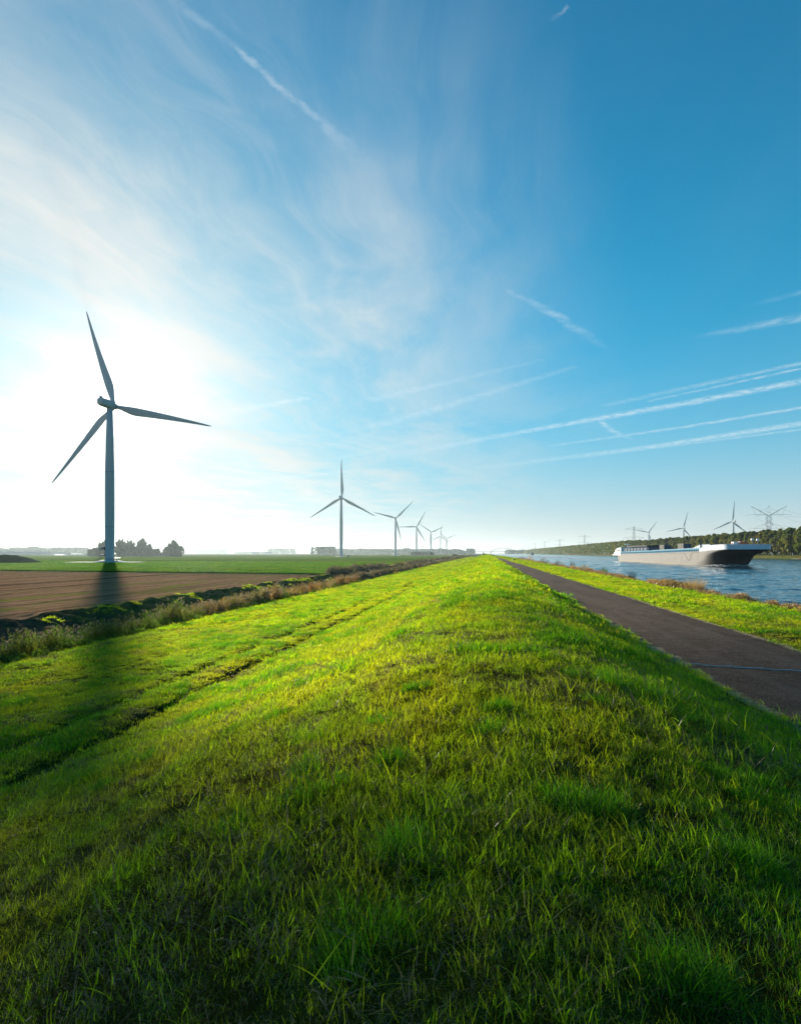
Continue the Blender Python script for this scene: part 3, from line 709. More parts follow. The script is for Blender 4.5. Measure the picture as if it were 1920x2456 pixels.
tag(scatter('reeds', np.stack([xs_, ys_, terrain(xs_, ys_) - .05], -1), np.stack([rng.normal(0, .06, n_), rng.normal(.05, .06, n_), rng.uniform(0, 6.28, n_)], -1),
            np.stack([sx_, sx_, s_], -1), idx_, V_reed), 'reeds and autumn brush lining the ditch at the foot of the dike', 'reeds', kind='stuff')
# grass fringe and clods along the far rim of the ditch
xs_, ys_ = rnd_pts(-34.8, -28.2, 14, 190, 9); nf = fbm(xs_ / 1.6, ys_ / 2.6, 311, 3)
k = in_view(xs_, ys_, .1, 3) & (((xs_ > -33.9) & (xs_ < -31.8) & (nf > .09)) | ((ys_ > 55) & (nf > .10))); xs_, ys_ = xs_[k], ys_[k]; n_ = len(xs_)
s_ = rng.uniform(.7, 1.5, n_)
tag(scatter('grass', np.stack([xs_, ys_, terrain(xs_, ys_) - .02], -1), slope_rot(xs_, ys_, n_, .25), np.stack([s_, s_, s_ * .9], -1), rng.integers(0, 3, n_), V_far),
    'bright green grass fringe on the rim of the ditch', 'grass', kind='stuff')
# dry plants along the canal edge
def tussock(seed, m_, n=60, h=.5, rad=.22, wd=.012, lean=.5):
    L = Leaves(seed)
    for i in range(n):
        a = L.r.random() * 6.283; d = rad * math.sqrt(L.r.random())
        L.blade(math.cos(a)*d, math.sin(a)*d, h * L.r.uniform(.5, 1.1), wd, abs(L.r.gauss(0, lean)), a + L.r.gauss(0, .8), L.r.uniform(.2, 1.2), 3, 0)
    return L.obj('tussock', [m_])
V_bank = [tussock(401, M['bank_dry']), tussock(402, M['bank_dry'], 70, .38, .3), tussock(403, M['straw'], 50, .6, .22), tussock(404, M['grass'], 70, .3, .25), brush(405, M['bank_dry'], 130, .45, .4, .035)]
xs_, ys_ = rnd_pts(16.1, 17.9, 18, 90, 13); x2, y2 = rnd_pts(16.1, 18.0, 90, 330, 3.5)
xs_ = np.concatenate([xs_, x2]); ys_ = np.concatenate([ys_, y2])
nf = fbm(xs_ / 3, ys_ / 4, 411, 3); k = in_view(xs_, ys_, .1, 3) & (nf + rng.normal(0, .09, len(xs_)) > -.10); xs_, ys_, nf = xs_[k], ys_[k], nf[k]; n_ = len(xs_)
s_ = rng.uniform(.6, 1.3, n_) * (1 + nf * 2.2) * np.where(ys_ > 90, 1.3, 1)
ra = rng.random(n_); idx_ = np.where(ra < .3, 0, np.where(ra < .55, 1, np.where(ra < .68, 2, np.where(ra < .78, 3, 4))))
tag(scatter('bank_plants', np.stack([xs_, ys_, terrain(xs_, ys_) - .03], -1), np.stack([rng.normal(0, .1, n_), rng.normal(.0, .1, n_), rng.uniform(0, 6.28, n_)], -1),
            np.stack([s_, s_, s_], -1), idx_, V_bank), 'low brown dry plants along the near canal edge', 'bank plants', kind='stuff')
x2, y2 = rnd_pts(184.6, 188.2, 200, 1500, .5); k = in_view(x2, y2, .08, 8); x2, y2 = x2[k], y2[k]; n_ = len(x2)
s_ = rng.uniform(1.2, 2.2, n_)
tag(scatter('bank_plants', np.stack([x2, y2, terrain(x2, y2) - .05], -1), np.stack([np.zeros(n_), np.zeros(n_), rng.uniform(0, 6.28, n_)], -1), np.stack([s_*1.5, s_*1.5, s_*.8], -1),
            rng.integers(0, 2, n_), V_bank), 'yellow brown reed edge along the far canal bank', 'bank plants', kind='stuff')

M['gold'] = leafy('golden_dry_grass', (0.40, 0.26, 0.09), (0.70, 0.46, 0.15), 0.5, rnd=0.35, gloss=0.01)
# single bushes by the water (image column, size)
def bush(px, h, rad, kind, label, cat='bush', x=17.0, name='bush'):
    y = on_line(x, px); o = empty(name, (x, y, float(terrain(x, y)) - .03)); L = Leaves(int(px)); r = L.r
    if kind == 'tussock':
        for i in range(650):
            a = r.random() * 6.283; d = rad * .45 * math.sqrt(r.random())
            L.blade(math.cos(a)*d, math.sin(a)*d, h * r.uniform(.6, 1.15), .016, abs(r.gauss(0, .33)) + d * .5, a + r.gauss(0, .5), r.uniform(.2, 1.2), 4, 0)
        for i in range(260):
            a = r.random() * 6.283; d = rad * math.sqrt(r.random())
            L.blade(math.cos(a)*d, math.sin(a)*d, h * r.uniform(.25, .5), .016, abs(r.gauss(0, .6)), a, r.uniform(.3, 1.2), 3, 0)
        link('foliage', L.mesh('foliage', [M['gold']]), o)
    else:
        tw = MB()
        n = 10 if kind != 'bare' else 26
        for i in range(n):
            az = r.random() * 6.283; ln = r.uniform(.1, .6); H = h * r.uniform(.7, 1.05)
            p = [Vector((r.gauss(0, .08), r.gauss(0, .08), 0))]
            for s_ in range(4): p.append(p[-1] + Vector((math.cos(az) * math.sin(ln) + r.gauss(0, .12), math.sin(az) * math.sin(ln) + r.gauss(0, .12), math.cos(ln))) * H / 4)
            tw.tube(p, [.018, .014, .011, .008, .004], 4)
            for s_ in range(3):
                b = p[2 + s_ % 3]; e = b + Vector((r.gauss(0, .5), r.gauss(0, .5), .5)) * H * .28
                tw.tube([b, e], [.007, .003], 3)
                if kind == 'bare':
                    for q_ in range(5): L.rquad(tuple(e + Vector((r.gauss(0, .05), r.gauss(0, .05), r.gauss(0, .05)))), .022, 0)
        tw.build('stem', M['twig'], o)
        if kind != 'bare':
            for i in range(520):
                a = r.random() * 6.283; d = rad * math.sqrt(r.random()); z = h * (1 - (d / rad) ** 2 * .75) * r.random() ** .55
                L.rquad((math.cos(a) * d, math.sin(a) * d, z), r.uniform(.03, .06) * (rad ** .5), 0)
        link('foliage', L.mesh('foliage', [M['twig'] if kind == 'bare' else {'red': M['reed_rust'], 'dark': M['brush'], 'green': M['reed']}[kind]]), o)
    return tag(o, label, cat, 'bushes along the near canal edge')
bush(1665, 1.6, 1.15, 'tussock', 'big rounded golden dry grass tussock at the water edge')
bush(1516, 1.15, .55, 'bare', 'bare dark twiggy bush standing alone against the water')
bush(1448, 1.35, .7, 'green', 'leafy green and orange bush between two dry reddish ones')
bush(1400, 1.35, 1.3, 'red', 'reddish brown mounded bush left of the leafy green one')
bush(1372, 1.6, .7, 'bare', 'bare dark bush left of the reddish mounded bush')
bush(1337, 1.6, 1.6, 'dark', 'dark round bush, nearer of two on the verge edge')
bush(1303, 2.1, 1.9, 'dark', 'dark round bush, farther of two on the verge edge')
bush(1270, 2.6, 2.0, 'red', 'small reddish bush far along the canal edge')
bush(1252, 1.8, 2.4, 'dark', 'low dark bush farthest along the canal edge')
bush(1611, .95, .8, 'tussock', 'pale wispy grass clump left of the big golden tussock')
bush(1562, .85, .8, 'tussock', 'low brown grass clump just right of the bare twiggy bush')

# ------------------------------------------------------------------ wind turbines
def blade_mesh():
    rings = []; L_ = 51.3
    for i in range(22):
        f = i / 21; r_ = 1.2 + f * L_
        if f < .2: k = f / .2; k = k * k * (3 - 2 * k); ch = 1.9 + (4.2 - 1.9) * k; th = 1.9 + (.75 - 1.9) * k
        else: k = (f - .2) / .8; ch = 4.2 * (1 - k) ** .95 + .45 * k ** 2 + .12; th = ch * .16 + .05
        off = (ch - 1.9) * 0.33 * (1 - f) + 0.0
        if f > .985: ch *= .5
        tw = R(12) * (1 - f) ** 1.5; ring = []
        for q_ in range(14):
            a = 2 * math.pi * q_ / 14; x = math.cos(a) * ch / 2; y = math.sin(a) * th / 2 * (1 - .35 * math.cos(a) * (ch > th * 1.3))
            ring.append((x * math.cos(tw) - y * math.sin(tw) + off, x * math.sin(tw) + y * math.cos(tw) + f * f * 1.2, r_))
        rings.append(ring)
    return MB().loft(rings).mesh('blade', M['turbine'], True)
ME = {}
ME['blade'] = blade_mesh()
H_ = 80.3
tw_ = MB(); n = 40; prof = [(2.25, 0), (2.25, .05), (2.22, 10), (2.2, 30), (2.15, 48), (1.9, 60), (1.45, H_ - 1.9)]
tw_.loft([[(r_ * math.cos(2*math.pi*i/n), r_ * math.sin(2*math.pi*i/n), z) for i in range(n)] for r_, z in prof]); ME['tower'] = tw_.mesh('tower', M['turbine'], True)
ME['flange'] = []
for r_, z in ((2.3, 1.9), (2.28, 18.2), (2.2, 46)):
    fl_ = MB().loft([[(rr * math.cos(2*math.pi*i/n), rr * math.sin(2*math.pi*i/n), zz) for i in range(n)] for rr, zz in ((r_ - .1, z), (r_, z), (r_, z + .22), (r_ - .1, z + .22))], cap=False)
    ME['flange'].append(fl_.mesh('flange', M['turbine_dark']))
def nac():
    rings = []
    for y, wx, zb, zt in ((-8.6, .7, -.7, 1.3), (-8.4, 1.45, -1.3, 1.9), (-6.5, 1.75, -1.75, 2.15), (0, 1.8, -1.95, 2.2), (2.2, 1.7, -1.8, 2.0), (2.9, 1.35, -1.4, 1.5)):
        ring = []
        for q_ in range(20):
            a = 2 * math.pi * q_ / 20; c, s_ = math.cos(a), math.sin(a)
            e = .55; x = math.copysign(abs(c) ** e, c) * wx; z = math.copysign(abs(s_) ** e, s_); z = zt * z if z > 0 else -zb * z
            ring.append((x, y, z))
        rings.append(ring)
    b = MB().loft(rings); b.box(-.5, .5, -8.0, -6.6, 2.0, 2.9); b.tube([(0, -7.2, 2.8), (0, -7.2, 4.3)], .05, 5)
    return b.mesh('nacelle', M['turbine'], True)
ME['nacelle'] = nac()
hb = MB(); hb.loft([[(r_ * math.cos(2*math.pi*i/24), y, r_ * math.sin(2*math.pi*i/24)) for i in range(24)] for y, r_ in ((-1.25, 1.35), (-.9, 1.6), (.6, 1.55), (1.5, 1.15), (2.1, .55), (2.25, .1))])
ME['hub'] = hb.mesh('hub', M['turbine'], True)
def turbine(loc, yaw, rot, label, sc=1.0, group='wind turbines beside the canal', tilt=0.0):
    o = empty('wind_turbine', loc, yaw); o.scale = (sc,) * 3
    link('tower', ME['tower'], o); [link('flange', f_, o) for f_ in (ME['flange'] if loc[1] < 1500 else ME['flange'][:2])]
    na = link('nacelle', ME['nacelle'], o); na.location = (0, 0, H_); na.rotation_euler.x = R(3)
    hu = link('hub', ME['hub'], o); hu.location = (0, 4.1, H_ + .2)
    for i in range(3):
        b = link('blade', ME['blade'], o); b.location = (0, 4.1, H_ + .2); b.rotation_euler.y = R(rot + 120 * i)
    return tag(o, label, 'wind turbine', group)
FZ = -1.4
turb = [((T1[0], T1[1], FZ), 6, -17.8, 'huge grey wind turbine at left with the sun behind its hub')]
for px, d, rot, yaw, lab in ((818, 819, -1, 6, 'second largest wind turbine with one blade pointing straight up'),
    (948, 1304, 46, 6, 'third wind turbine from the left with a blade raised to upper right'),
    (998.5, 1728, 30, 6, 'fourth turbine in the row with one blade pointing level left'),
    (1033.5, 2178, 66, 6, 'fifth turbine in the left row, blades forming a Y'),
    (1056, 2689, 5, 6, 'sixth turbine in the left row with one blade straight up'),
    (1071, 3111, 66, 6, 'smallest and farthest turbine of the left row')):
    turb.append(((*at(px, d), FZ), yaw, rot, lab))
for px, d, rot, lab in ((1758, 1462, 7, 'pale wind turbine above the trees, nearest the big pylon'),
    (1639, 1846, 18, 'pale wind turbine above the trees, middle of three over the barge'),
    (1555, 2222, 40, 'small wind turbine over the trees left of the other two')):
    turb.append(((*at(px, d), 0.0), -2, rot, lab))
for i, (loc, al, rot, lab) in enumerate(turb): turbine(loc, THETA - R(al), rot, lab)
for px, d, rot, lab in ((842, 7000, 20, 'tiny hazy turbine on the horizon right of the second turbine'), (877, 7400, 5, 'faint hazy turbine standing over the distant wood'),
                        (920, 8200, 70, 'faintest turbine at the horizon left of the third turbine')):
    turbine((*at(px, d), FZ), THETA, rot, lab, 0.85, 'turbines on the horizon')

# base of the big turbine: gravel stand, cone, stairs with railing, platform boxes
def cam_xy(dx, dd): return c2w((263 - CX) / F * 307 + dx, 307 + dd)
pd = MB(); ring = []
for i in range(48):
    a = 2 * math.pi * i / 48; wob = 1 + .08 * math.sin(3 * a + 1)
    x, y = cam_xy(-7 + 20.5 * math.cos(a) * wob, 8 + 14 * math.sin(a)); ring.append((x, y))
pd.loft([[(x, y, -1.45) for x, y in ring], [(x, y, -1.12) for x, y in ring], [(T1[0] + (x - T1[0]) * .9, T1[1] + (y - T1[1]) * .9, -1.02) for x, y in ring]])
tag(pd.build('hardstand', M['gravel']), kind='structure')
mo = MB(); mo.loft([[(T1[0] + r_ * math.cos(2*math.pi*i/40), T1[1] + r_ * math.sin(2*math.pi*i/40), z) for i in range(40)] for r_, z in ((8.6, -1.1), (8.4, -1.0), (5.4, -.35), (3.0, .1), (2.6, .12))])
tag(mo.build('foundation_mound', M['concrete'], smooth=True), 'pale sloping foundation mound around the big turbine tower', 'foundation')
def lc(dx, dd, z): return (*cam_xy(dx, dd), z)
stt = empty('access_stairs', lc(-4.5, -2, -1.0)); off = Vector(stt.location)
def lcl(dx, dd, z): return tuple(Vector(lc(dx, dd, z)) - off)
b = MB()
for yy in (-2.6, -1.5):
    b.tube([lcl(-6.5, yy, -.9), lcl(-2.6, yy, 1.5)], .09, 6)
for i in range(9):
    f = i / 8; b.tube([lcl(-6.5 + 3.9 * f, -2.6, -.9 + 2.4 * f), lcl(-6.5 + 3.9 * f, -1.5, -.9 + 2.4 * f)], .07, 4)
b.build('steps', M['steel_dark'], stt)
b = MB()
for yy in (-2.6, -1.5):
    b.tube([lcl(-6.5, yy, .2), lcl(-2.6, yy, 2.6), lcl(-1.9, yy, 2.6)], .05, 6)
    for f in (0, .33, .66, 1): b.tube([lcl(-6.5 + 3.9 * f, yy, -.9 + 2.4 * f), lcl(-6.5 + 3.9 * f, yy, .2 + 2.4 * f)], .045, 5)
b.build('railing', M['steel_dark'], stt)
tag(stt, 'thin dark access stairs with railing left of the tower foot', 'stairs')
b = MB(); p = [Vector(lc(x, y, 0)) for x, y in ((-4.2, -2.4), (-2.0, -2.4), (-2.0, -.6), (-4.2, -.6))]
for z0, z1, s_, hl_ in ((5.3, 6.5, 1.0, 'upper'), (2.3, 2.9, .9, 'lower')):
    b = MB(); c = sum(p, Vector()) / 4; b.loft([[((c + (q_ - c) * s_).x, (c + (q_ - c) * s_).y, z) for q_ in p] for z in (z0, z1)])
    tag(b.build('service_box', M['turbine_dark']), hl_ + ' grey service box fixed to the left side of the tower', 'service box')
b = MB(); c = lc(4.4, -1.5, 0); b.tube([(c[0], c[1], -1.0), (c[0], c[1], .75)], .35, 10); b.tube([(c[0], c[1], .75), (c[0], c[1], .9), (c[0], c[1], 1.25)], [1.2, 1.6, 1.6], 20)
tag(b.build('tank', M['white'], smooth=False), 'flat pale round tank at the right foot of the tower', 'tank')
def kiosk(px, d, w_, h_, label, z=FZ, mt='steel_grey'):
    x, y = at(px, d); o = empty('transformer_kiosk', (x, y, z), THETA)
    MB().box(-w_/2, w_/2, -w_/2.4, w_/2.4, 0, h_).build('cabinet', M[mt], o)
    MB().box(-w_/2-.15, w_/2+.15, -w_/2.4-.15, w_/2.4+.15, h_, h_+.2).build('roof', M['steel_dark'], o)
    MB().box(-w_*.3, w_*.1, -w_/2.4-.04, -w_/2.4, .2, h_*.85).build('door', M['steel_dark'], o)
    return tag(o, label, 'kiosk')
kiosk(835.5, 812, 3.4, 1.9, 'small dark transformer kiosk right of the second turbine foot')
kiosk(1010, 1700, 6, 2.5, 'small kiosk at the foot of the fourth turbine')
for i, (px, d, lab) in enumerate(((818, 819, 'second largest'), (948, 1304, 'third'))):
    x, y = at(px, d); b = MB()
    b.loft([[(x + r_ * math.cos(2*math.pi*j/28), y + r_ * math.sin(2*math.pi*j/28), z) for j in range(28)] for r_, z in ((11, -1.4), (10, -1.1), (3.2, -.3), (2.5, -.25))])
    tag(b.build('foundation_mound', M['concrete'], smooth=True), 'pale foundation mound under the %s turbine' % lab, 'foundation')

# ------------------------------------------------------------------ barge
SH = (66.1, 230.0, 0.0)
barge = empty('cargo_barge', SH)
tag(barge, 'long grey cargo barge with black bow sailing along the canal', 'barge')
HB = 5.75
def top_z(y):                      # sheer of the hull side
    return float(np.interp(y, [-67, -62, -54, -48, 0, 60, 68], [4.5, 4.5, 4.3, 4.0, 3.55, 3.15, 3.2]))
def outline(z_rel, npts=26):
    """half outline at relative height 0..1 (waterline..deck): pram bow, straight sides, tucked stern"""
    f = z_rel
    bow = float(np.interp(f, [0, .6, .75, .85, .95, 1], [-56.5, -58.2, -59.8, -62.5, -66.2, -67]))
    Lb = 8.0 + (1 - f) * 7.0; ex = 3.0 + f * 2.2
    stern = 68 - (1 - f) * 5.0; wb = HB
    pts = []
    for i in range(npts):                       # from the bow centre round to the side
        a = (i / (npts - 1)) * math.pi / 2
        x = HB * math.sin(a) ** (2 / ex); y = bow + Lb * (1 - math.cos(a) ** (2 / ex))
        pts.append((x, y))
    for yy in np.linspace(bow + Lb + 2, 52, 24): pts.append((HB, yy))
    for i in range(8):
        a = i / 7 * math.pi / 2; pts.append((HB - (HB * .35) * (1 - math.cos(a)), 56 + (stern - 56) * math.sin(a)))
    pts.append((0, stern)); return pts
def hull_ring(f, z_fn, grow=0.0):
    h = outline(f); P = [(-x - (grow if x > 0 else 0), y - (grow if y < -50 else 0), z_fn(y)) for x, y in h] + [(x + grow, y - (grow if y < -50 else 0), z_fn(y)) for x, y in h[-2:0:-1]]
    return P
b = MB(); b.loft([hull_ring(0.0, lambda y: -1.2)] + [hull_ring(f, (lambda y, f=f: f * top_z(y))) for f in (0.0, .2, .4, .6, .7, .76, .82, .88, .94, 1.0)], cap=True)
b.build('hull', M['hull'], barge, smooth=True)
# white bulwark wrapped round the bow, standing 3 cm proud of the plating
hf = outline(1.0); hf = [p_ for p_ in hf if p_[1] < -44]
def strip(pts, z0, z1, th=.12, g=.04):
    rings = []
    for x, y in pts:
        nrm = Vector((x / HB, -(1 - abs(x) / HB) if y < -50 else 0, 0)); nrm = nrm.normalized() if nrm.length else Vector((0, -1, 0))
        o_ = Vector((x, y, 0)) + nrm * g; i_ = o_ - nrm * th
        a, c = z0(y), z1(y); rings.append([(o_.x, o_.y, a), (o_.x, o_.y, c), (i_.x, i_.y, c), (i_.x, i_.y, a)])
    return rings
full = [(-x, y) for x, y in hf[::-1]] + [(x, y) for x, y in hf[1:]]
def bz1(y): return float(np.interp(y, [-67, -58, -50, -44], [5.65, 5.6, 5.05, 4.1]))
b = MB(); b.loft(strip(full, lambda y: top_z(y) - .02, bz1)); b.build('bulwark', M['white_band'], barge, smooth=False)
b = MB(); b.loft(strip(full, lambda y: bz1(y) + .002, lambda y: bz1(y) + .12, .26, .1)); b.build('bulwark_rail', M['white'], barge)
b = MB(); b.add([(x, y, top_z(y) - .35) for x, y in [(-x, y) for x, y in hf[::-1]] + hf[1:]], [tuple(range(len(hf) * 2 - 1))]); b.build('foredeck', M['hatch'], barge)
# light blue side rail + coaming with stanchions, running back along the hold
b = MB(); yr = np.linspace(-50, 56, 40)
for s_ in (-1, 1):
    b.loft([[(s_ * 5.6, y, top_z(y) + .62), (s_ * 5.6, y, top_z(y) + 1.02), (s_ * 5.40, y, top_z(y) + 1.02), (s_ * 5.40, y, top_z(y) + .62)] for y in yr])
b.build('side_rail', M['ship_blue'], barge)
b = MB(); k_ = 0
for y in np.arange(-50, 56, 2.1):
    for s_ in (-1, 1):
        z = top_z(y); b.box(s_ * 5.5 - .05, s_ * 5.5 + .05, y - .22, y + .22, z - .03, z + .71)
st_o = b.build('stanchions', M['ship_blue'], barge); st_o['kind'] = 'stuff'
b = MB()
b.loft([[(-4.9, y, top_z(y) - .1), (-4.9, y, top_z(y) + .98), (4.9, y, top_z(y) + .98), (4.9, y, top_z(y) - .1)] for y in (-50, -20, 10, 54)])
b.build('hold_coaming', M['ship_blue'], barge)
b = MB()
for y0 in np.arange(-49, 6, 5.5):
    z = top_z(y0) + .98; b.loft([[(-4.7, y, z), (-4.7, y, z + .12), (-2, y, z + .30), (2, y, z + .30), (4.7, y, z + .12), (4.7, y, z)] for y in (y0, y0 + 5.3)])
b.build('hatch_cover', M['hatch'], barge)
b = MB(); b.loft([[(x, y, top_z(y) - .02) for x, y in ((-5.6, y), (5.6, y))] + [(5.6, y, top_z(y) - .12), (-5.6, y, top_z(y) - .12)] for y in (-50, -20, 20, 60)]); b.build('side_deck', M['steel_grey'], barge)
# long low cabin with window strip, posts and flat roof
cb = MB().box(-4.6, 4.6, 12, 53, 4.0, 5.75).build('cabin', M['cabin_blue'], barge)
for y in np.arange(14, 53, 5.4):
    MB().box(-4.68, -4.602, y + .3, y + 4.9, 4.55, 5.45).build('window', M['cabin_blue'], cb)
for y in np.arange(13.2, 54, 5.4):
    MB().box(-4.85, -4.69, y - .2, y + .2, 3.9, 5.85).build('post', M['ship_blue_dark'], barge)
wh = MB().box(-3.2, 3.2, 18, 44, 5.75, 6.15).build('wheelhouse', M['cabin_blue'], barge)
MB().box(-4.3, 4.3, 15, 47, 6.15, 6.6).build('roof', M['navy'], wh)
# white stern block
b = MB(); prof_ = [(54.5, 3.1), (69.5, 3.0), (69, 3.9), (66.8, 4.2), (66.6, 5.1), (62, 5.9), (54.5, 6.1)]
b.loft([[(s_, y, z) for y, z in prof_] for s_ in (-5.5, 5.5)]); sb = b.build('stern_house', M['white'], barge)
for y, z0, z1 in ((57, 4.3, 5.1), (60, 4.3, 5.1), (63.4, 4.3, 4.9)):
    MB().box(-5.58, -5.502, y, y + 1.6, z0, z1).build('window', M['navy'], sb)
b = MB(); b.tube([(-2, 58, 6), (-2, 58, 8.2)], .12, 6); b.box(-3.2, -.8, 57.7, 58.3, 7.4, 7.7); b.build('mast', M['white'], barge)
b = MB(); b.box(-5.9, 5.9, 53, 71, 2.55, 3.05); b.build('fender_platform', M['white'], barge)
# foredeck gear
dh = MB().box(-4.4, 1.5, -52, -46, 4.4, 5.9).build('deckhouse', M['white'], barge)
MB().box(-4.6, 1.8, -52.2, -45.8, 5.9, 6.05).build('roof', M['hatch'], dh)
for y in (-45, -43.4, -41.8, -40.2):
    MB().box(-4.9, -3.7, y, y + .9, 4.6, 5.9 - (y + 45) * .16).build('locker', M['white'], barge)
wd = empty('windlass', (-.8, -60.5, 4.4)); wd.parent = barge
wl = MB().box(-1.1, .5, -.8, .8, 0, 2.1); wl.build('frame', M['white'], wd)
b = MB(); b.tube([(-1.3, 0, 1.5), (2.4, 0, 1.5)], .35, 12); b.build('drum', M['orange'], wd)
MB().box(.52, 1.0, -.9, .9, 1.0, 2.2).build('brake', M['orange'], wd)
for x, y, h in ((2.4, -62, 7.15), (4.1, -61, 7.1)):
    lt = MB().tube([(x, y, 4.5), (x, y, h - .4)], .06, 6).build('lamp_post', M['steel_grey'], barge)
    MB().tube([(x, y, h - .4), (x, y, h - .3), (x, y, h + .2)], [.15, .38, .30], 10).build('lamp', M['white'], lt)
for x, y in ((-4.6, -60), (-1.8, -64.5), (1.8, -64.6), (4.8, -62)):
    b = MB(); b.tube([(x, y - .3, 4.3), (x, y - .3, 6.2)], .14, 8); b.tube([(x, y + .5, 4.3), (x, y + .5, 6.2)], .14, 8); b.build('bollard', M['steel_dark'], barge)
b = MB(); b.tube([(-4, -63, 5.9), (-3, -63.6, 6.7), (2, -64, 6.75), (4.6, -62, 6.2)], .035, 4); b.build('guard_rail', M['steel_grey'], barge)
# mooring lines hanging in a V down the side, anchor pocket
b = MB(); b.tube([(-5.82, -34, 3.8), (-5.84, -37.5, 1.6), (-5.84, -38.4, 1.3)], .035, 5); b.build('mooring_line', M['steel_dark'], barge)
b = MB(); b.tube([(-5.82, -42, 3.9), (-5.84, -39.5, 2.0), (-5.84, -38.6, 1.3)], .035, 5); b.build('mooring_line', M['steel_dark'], barge)
# rust-coloured rubbing strakes
b = MB(); b.loft([[(-5.86, y, top_z(y) - .30), (-5.86, y, top_z(y) - .14), (-5.74, y, top_z(y) - .14), (-5.74, y, top_z(y) - .30)] for y in np.linspace(-47, 55, 20)]); b.build('rubbing_strake', M['hull'], barge)
def container(lx, ly, L_, label):
    o = empty('container', (SH[0] + lx, SH[1] + ly, top_z(ly) + 1.29))
    b = MB(); W, Hh = 2.4, 1.7
    pts = []; n_ = 24
    b.box(-W/2, W/2, 0.05, L_, 0, Hh)
    for i in range(n_): y = .2 + (L_ - .4) * i / n_; b.box(-W/2 - .05, -W/2 + .002, y, y + .12, .15, Hh - .15); b.box(W/2 - .002, W/2 + .05, y, y + .12, .15, Hh - .15)
    b.build('body', M['container'], o)
    b = MB(); b.box(-W/2, -.03, 0, .048, .05, Hh - .05); b.build('door', M['container_dark'], o)
    b = MB(); b.box(.03, W/2, 0, .048, .05, Hh - .05); b.build('door', M['container_dark'], o)
    return tag(o, label, 'container', 'containers on the barge')
container(.2, 4, 6.0, 'grey container on the barge deck, the one nearer the stern')
container(.2, -18, 6.0, 'grey container on the barge deck, the one nearer the bow')
# foam
def foam_mat():
    m_, t = mat('foam'); pos = t.node('ShaderNodeNewGeometry').outputs['Position']
    n = t.noise(pos, 1.6, 5, 0.7)
    f = t.mapr(n, 0.40, 0.62)
    d = t.node('ShaderNodeBsdfDiffuse'); d.inputs[0].default_value = (.75, .78, .8, 1)
    g = t.node('ShaderNodeBsdfTransparent'); mx = t.node('ShaderNodeMixShader'); t.l.new(f, mx.inputs[0]); t.l.new(g.outputs[0], mx.inputs[1]); t.l.new(d.outputs[0], mx.inputs[2])
    finish(t, mx.outputs[0]); return m_
M['foam'] = foam_mat()
b = MB(); rings = []
bow_pts = [(-x, y) for x, y in outline(0.0)[::-1] if y < -38] + [(x, y) for x, y in outline(0.0)[1:] if y < -52]
for i, (x, y) in enumerate(bow_pts):
    nrm = Vector((x, (y + 50) * .6 if y < -50 else 0, 0)).normalized(); f = i / len(bow_pts); h = .16 + .34 * math.exp(-((f - .62) / .26) ** 2) + .10 * random.random()
    c = Vector((SH[0] + x, SH[1] + y, 0)); rings.append([tuple(c + nrm * .02 + Vector((0, 0, h))), tuple(c + nrm * (.5 + h) + Vector((0, 0, h * 1.1))), tuple(c + nrm * (1.2 + h * 2) + Vector((0, 0, h * .35))), tuple(c + nrm * (2.2 + h * 2) + Vector((0, 0, .02)))])
b.loft(rings, closed=False, cap=False); tag(b.build('bow_wave', M['foam'], smooth=True), 'white foam curling along the waterline of the barge bow', 'foam', kind='stuff')
b = MB(); rings = []
for i in range(60):
    y = 300 + i * 7.0; wdt = 3 + i * .28; cxx = 62 - i * .25 + 1.5 * math.sin(i * .5)
    rings.append([(cxx - wdt, y, .03), (cxx - wdt * .4, y, .16 + .1 * random.random()), (cxx + wdt * .4, y, .16 + .1 * random.random()), (cxx + wdt, y, .03)])
b.loft(rings, closed=False, cap=False); tag(b.build('wake', M['foam'], smooth=True), 'white wake trailing on the water behind the barge stern', 'wake', kind='stuff')

# small pusher boat far up the canal
bx, by = at(1276, 1150); pb = empty('small_boat', (bx, by, 0))
b = MB(); b.loft([[(x * s_, y * s2, z) for x, y in ((-3, 16), (-3.4, 0), (-2.4, -13), (0, -16), (2.4, -13), (3.4, 0), (3, 16))] for s_, s2, z in ((.85, .95, -.3), (1, 1, 1.3))]); b.build('hull', M['steel_dark'], pb)
MB().box(-2.2, 2.2, 2, 12, 1.3, 3.4).build('cabin', M['ship_blue_dark'], pb); MB().box(-1.8, 1.8, 5, 9, 3.4, 5.4).build('wheelhouse', M['ship_blue_dark'], pb)
MB().tube([(0, 9, 5.4), (0, 9, 8.5)], .12, 5).build('mast', M['steel_dark'], pb)
tag(pb, 'tiny dark blue boat far up the canal towards the bridge', 'boat')
b = MB(); b.loft([[(bx - 7 - i * .5, by - 20 + i * 6, .02), (bx - 2, by - 22 + i * 6, .5 - i * .02), (bx + 7 + i * .5, by - 20 + i * 6, .02)] for i in range(14)], closed=False, cap=False)
tag(b.build('wake', M['foam'], smooth=True), 'faint white wake around the tiny distant boat', 'wake', kind='stuff')

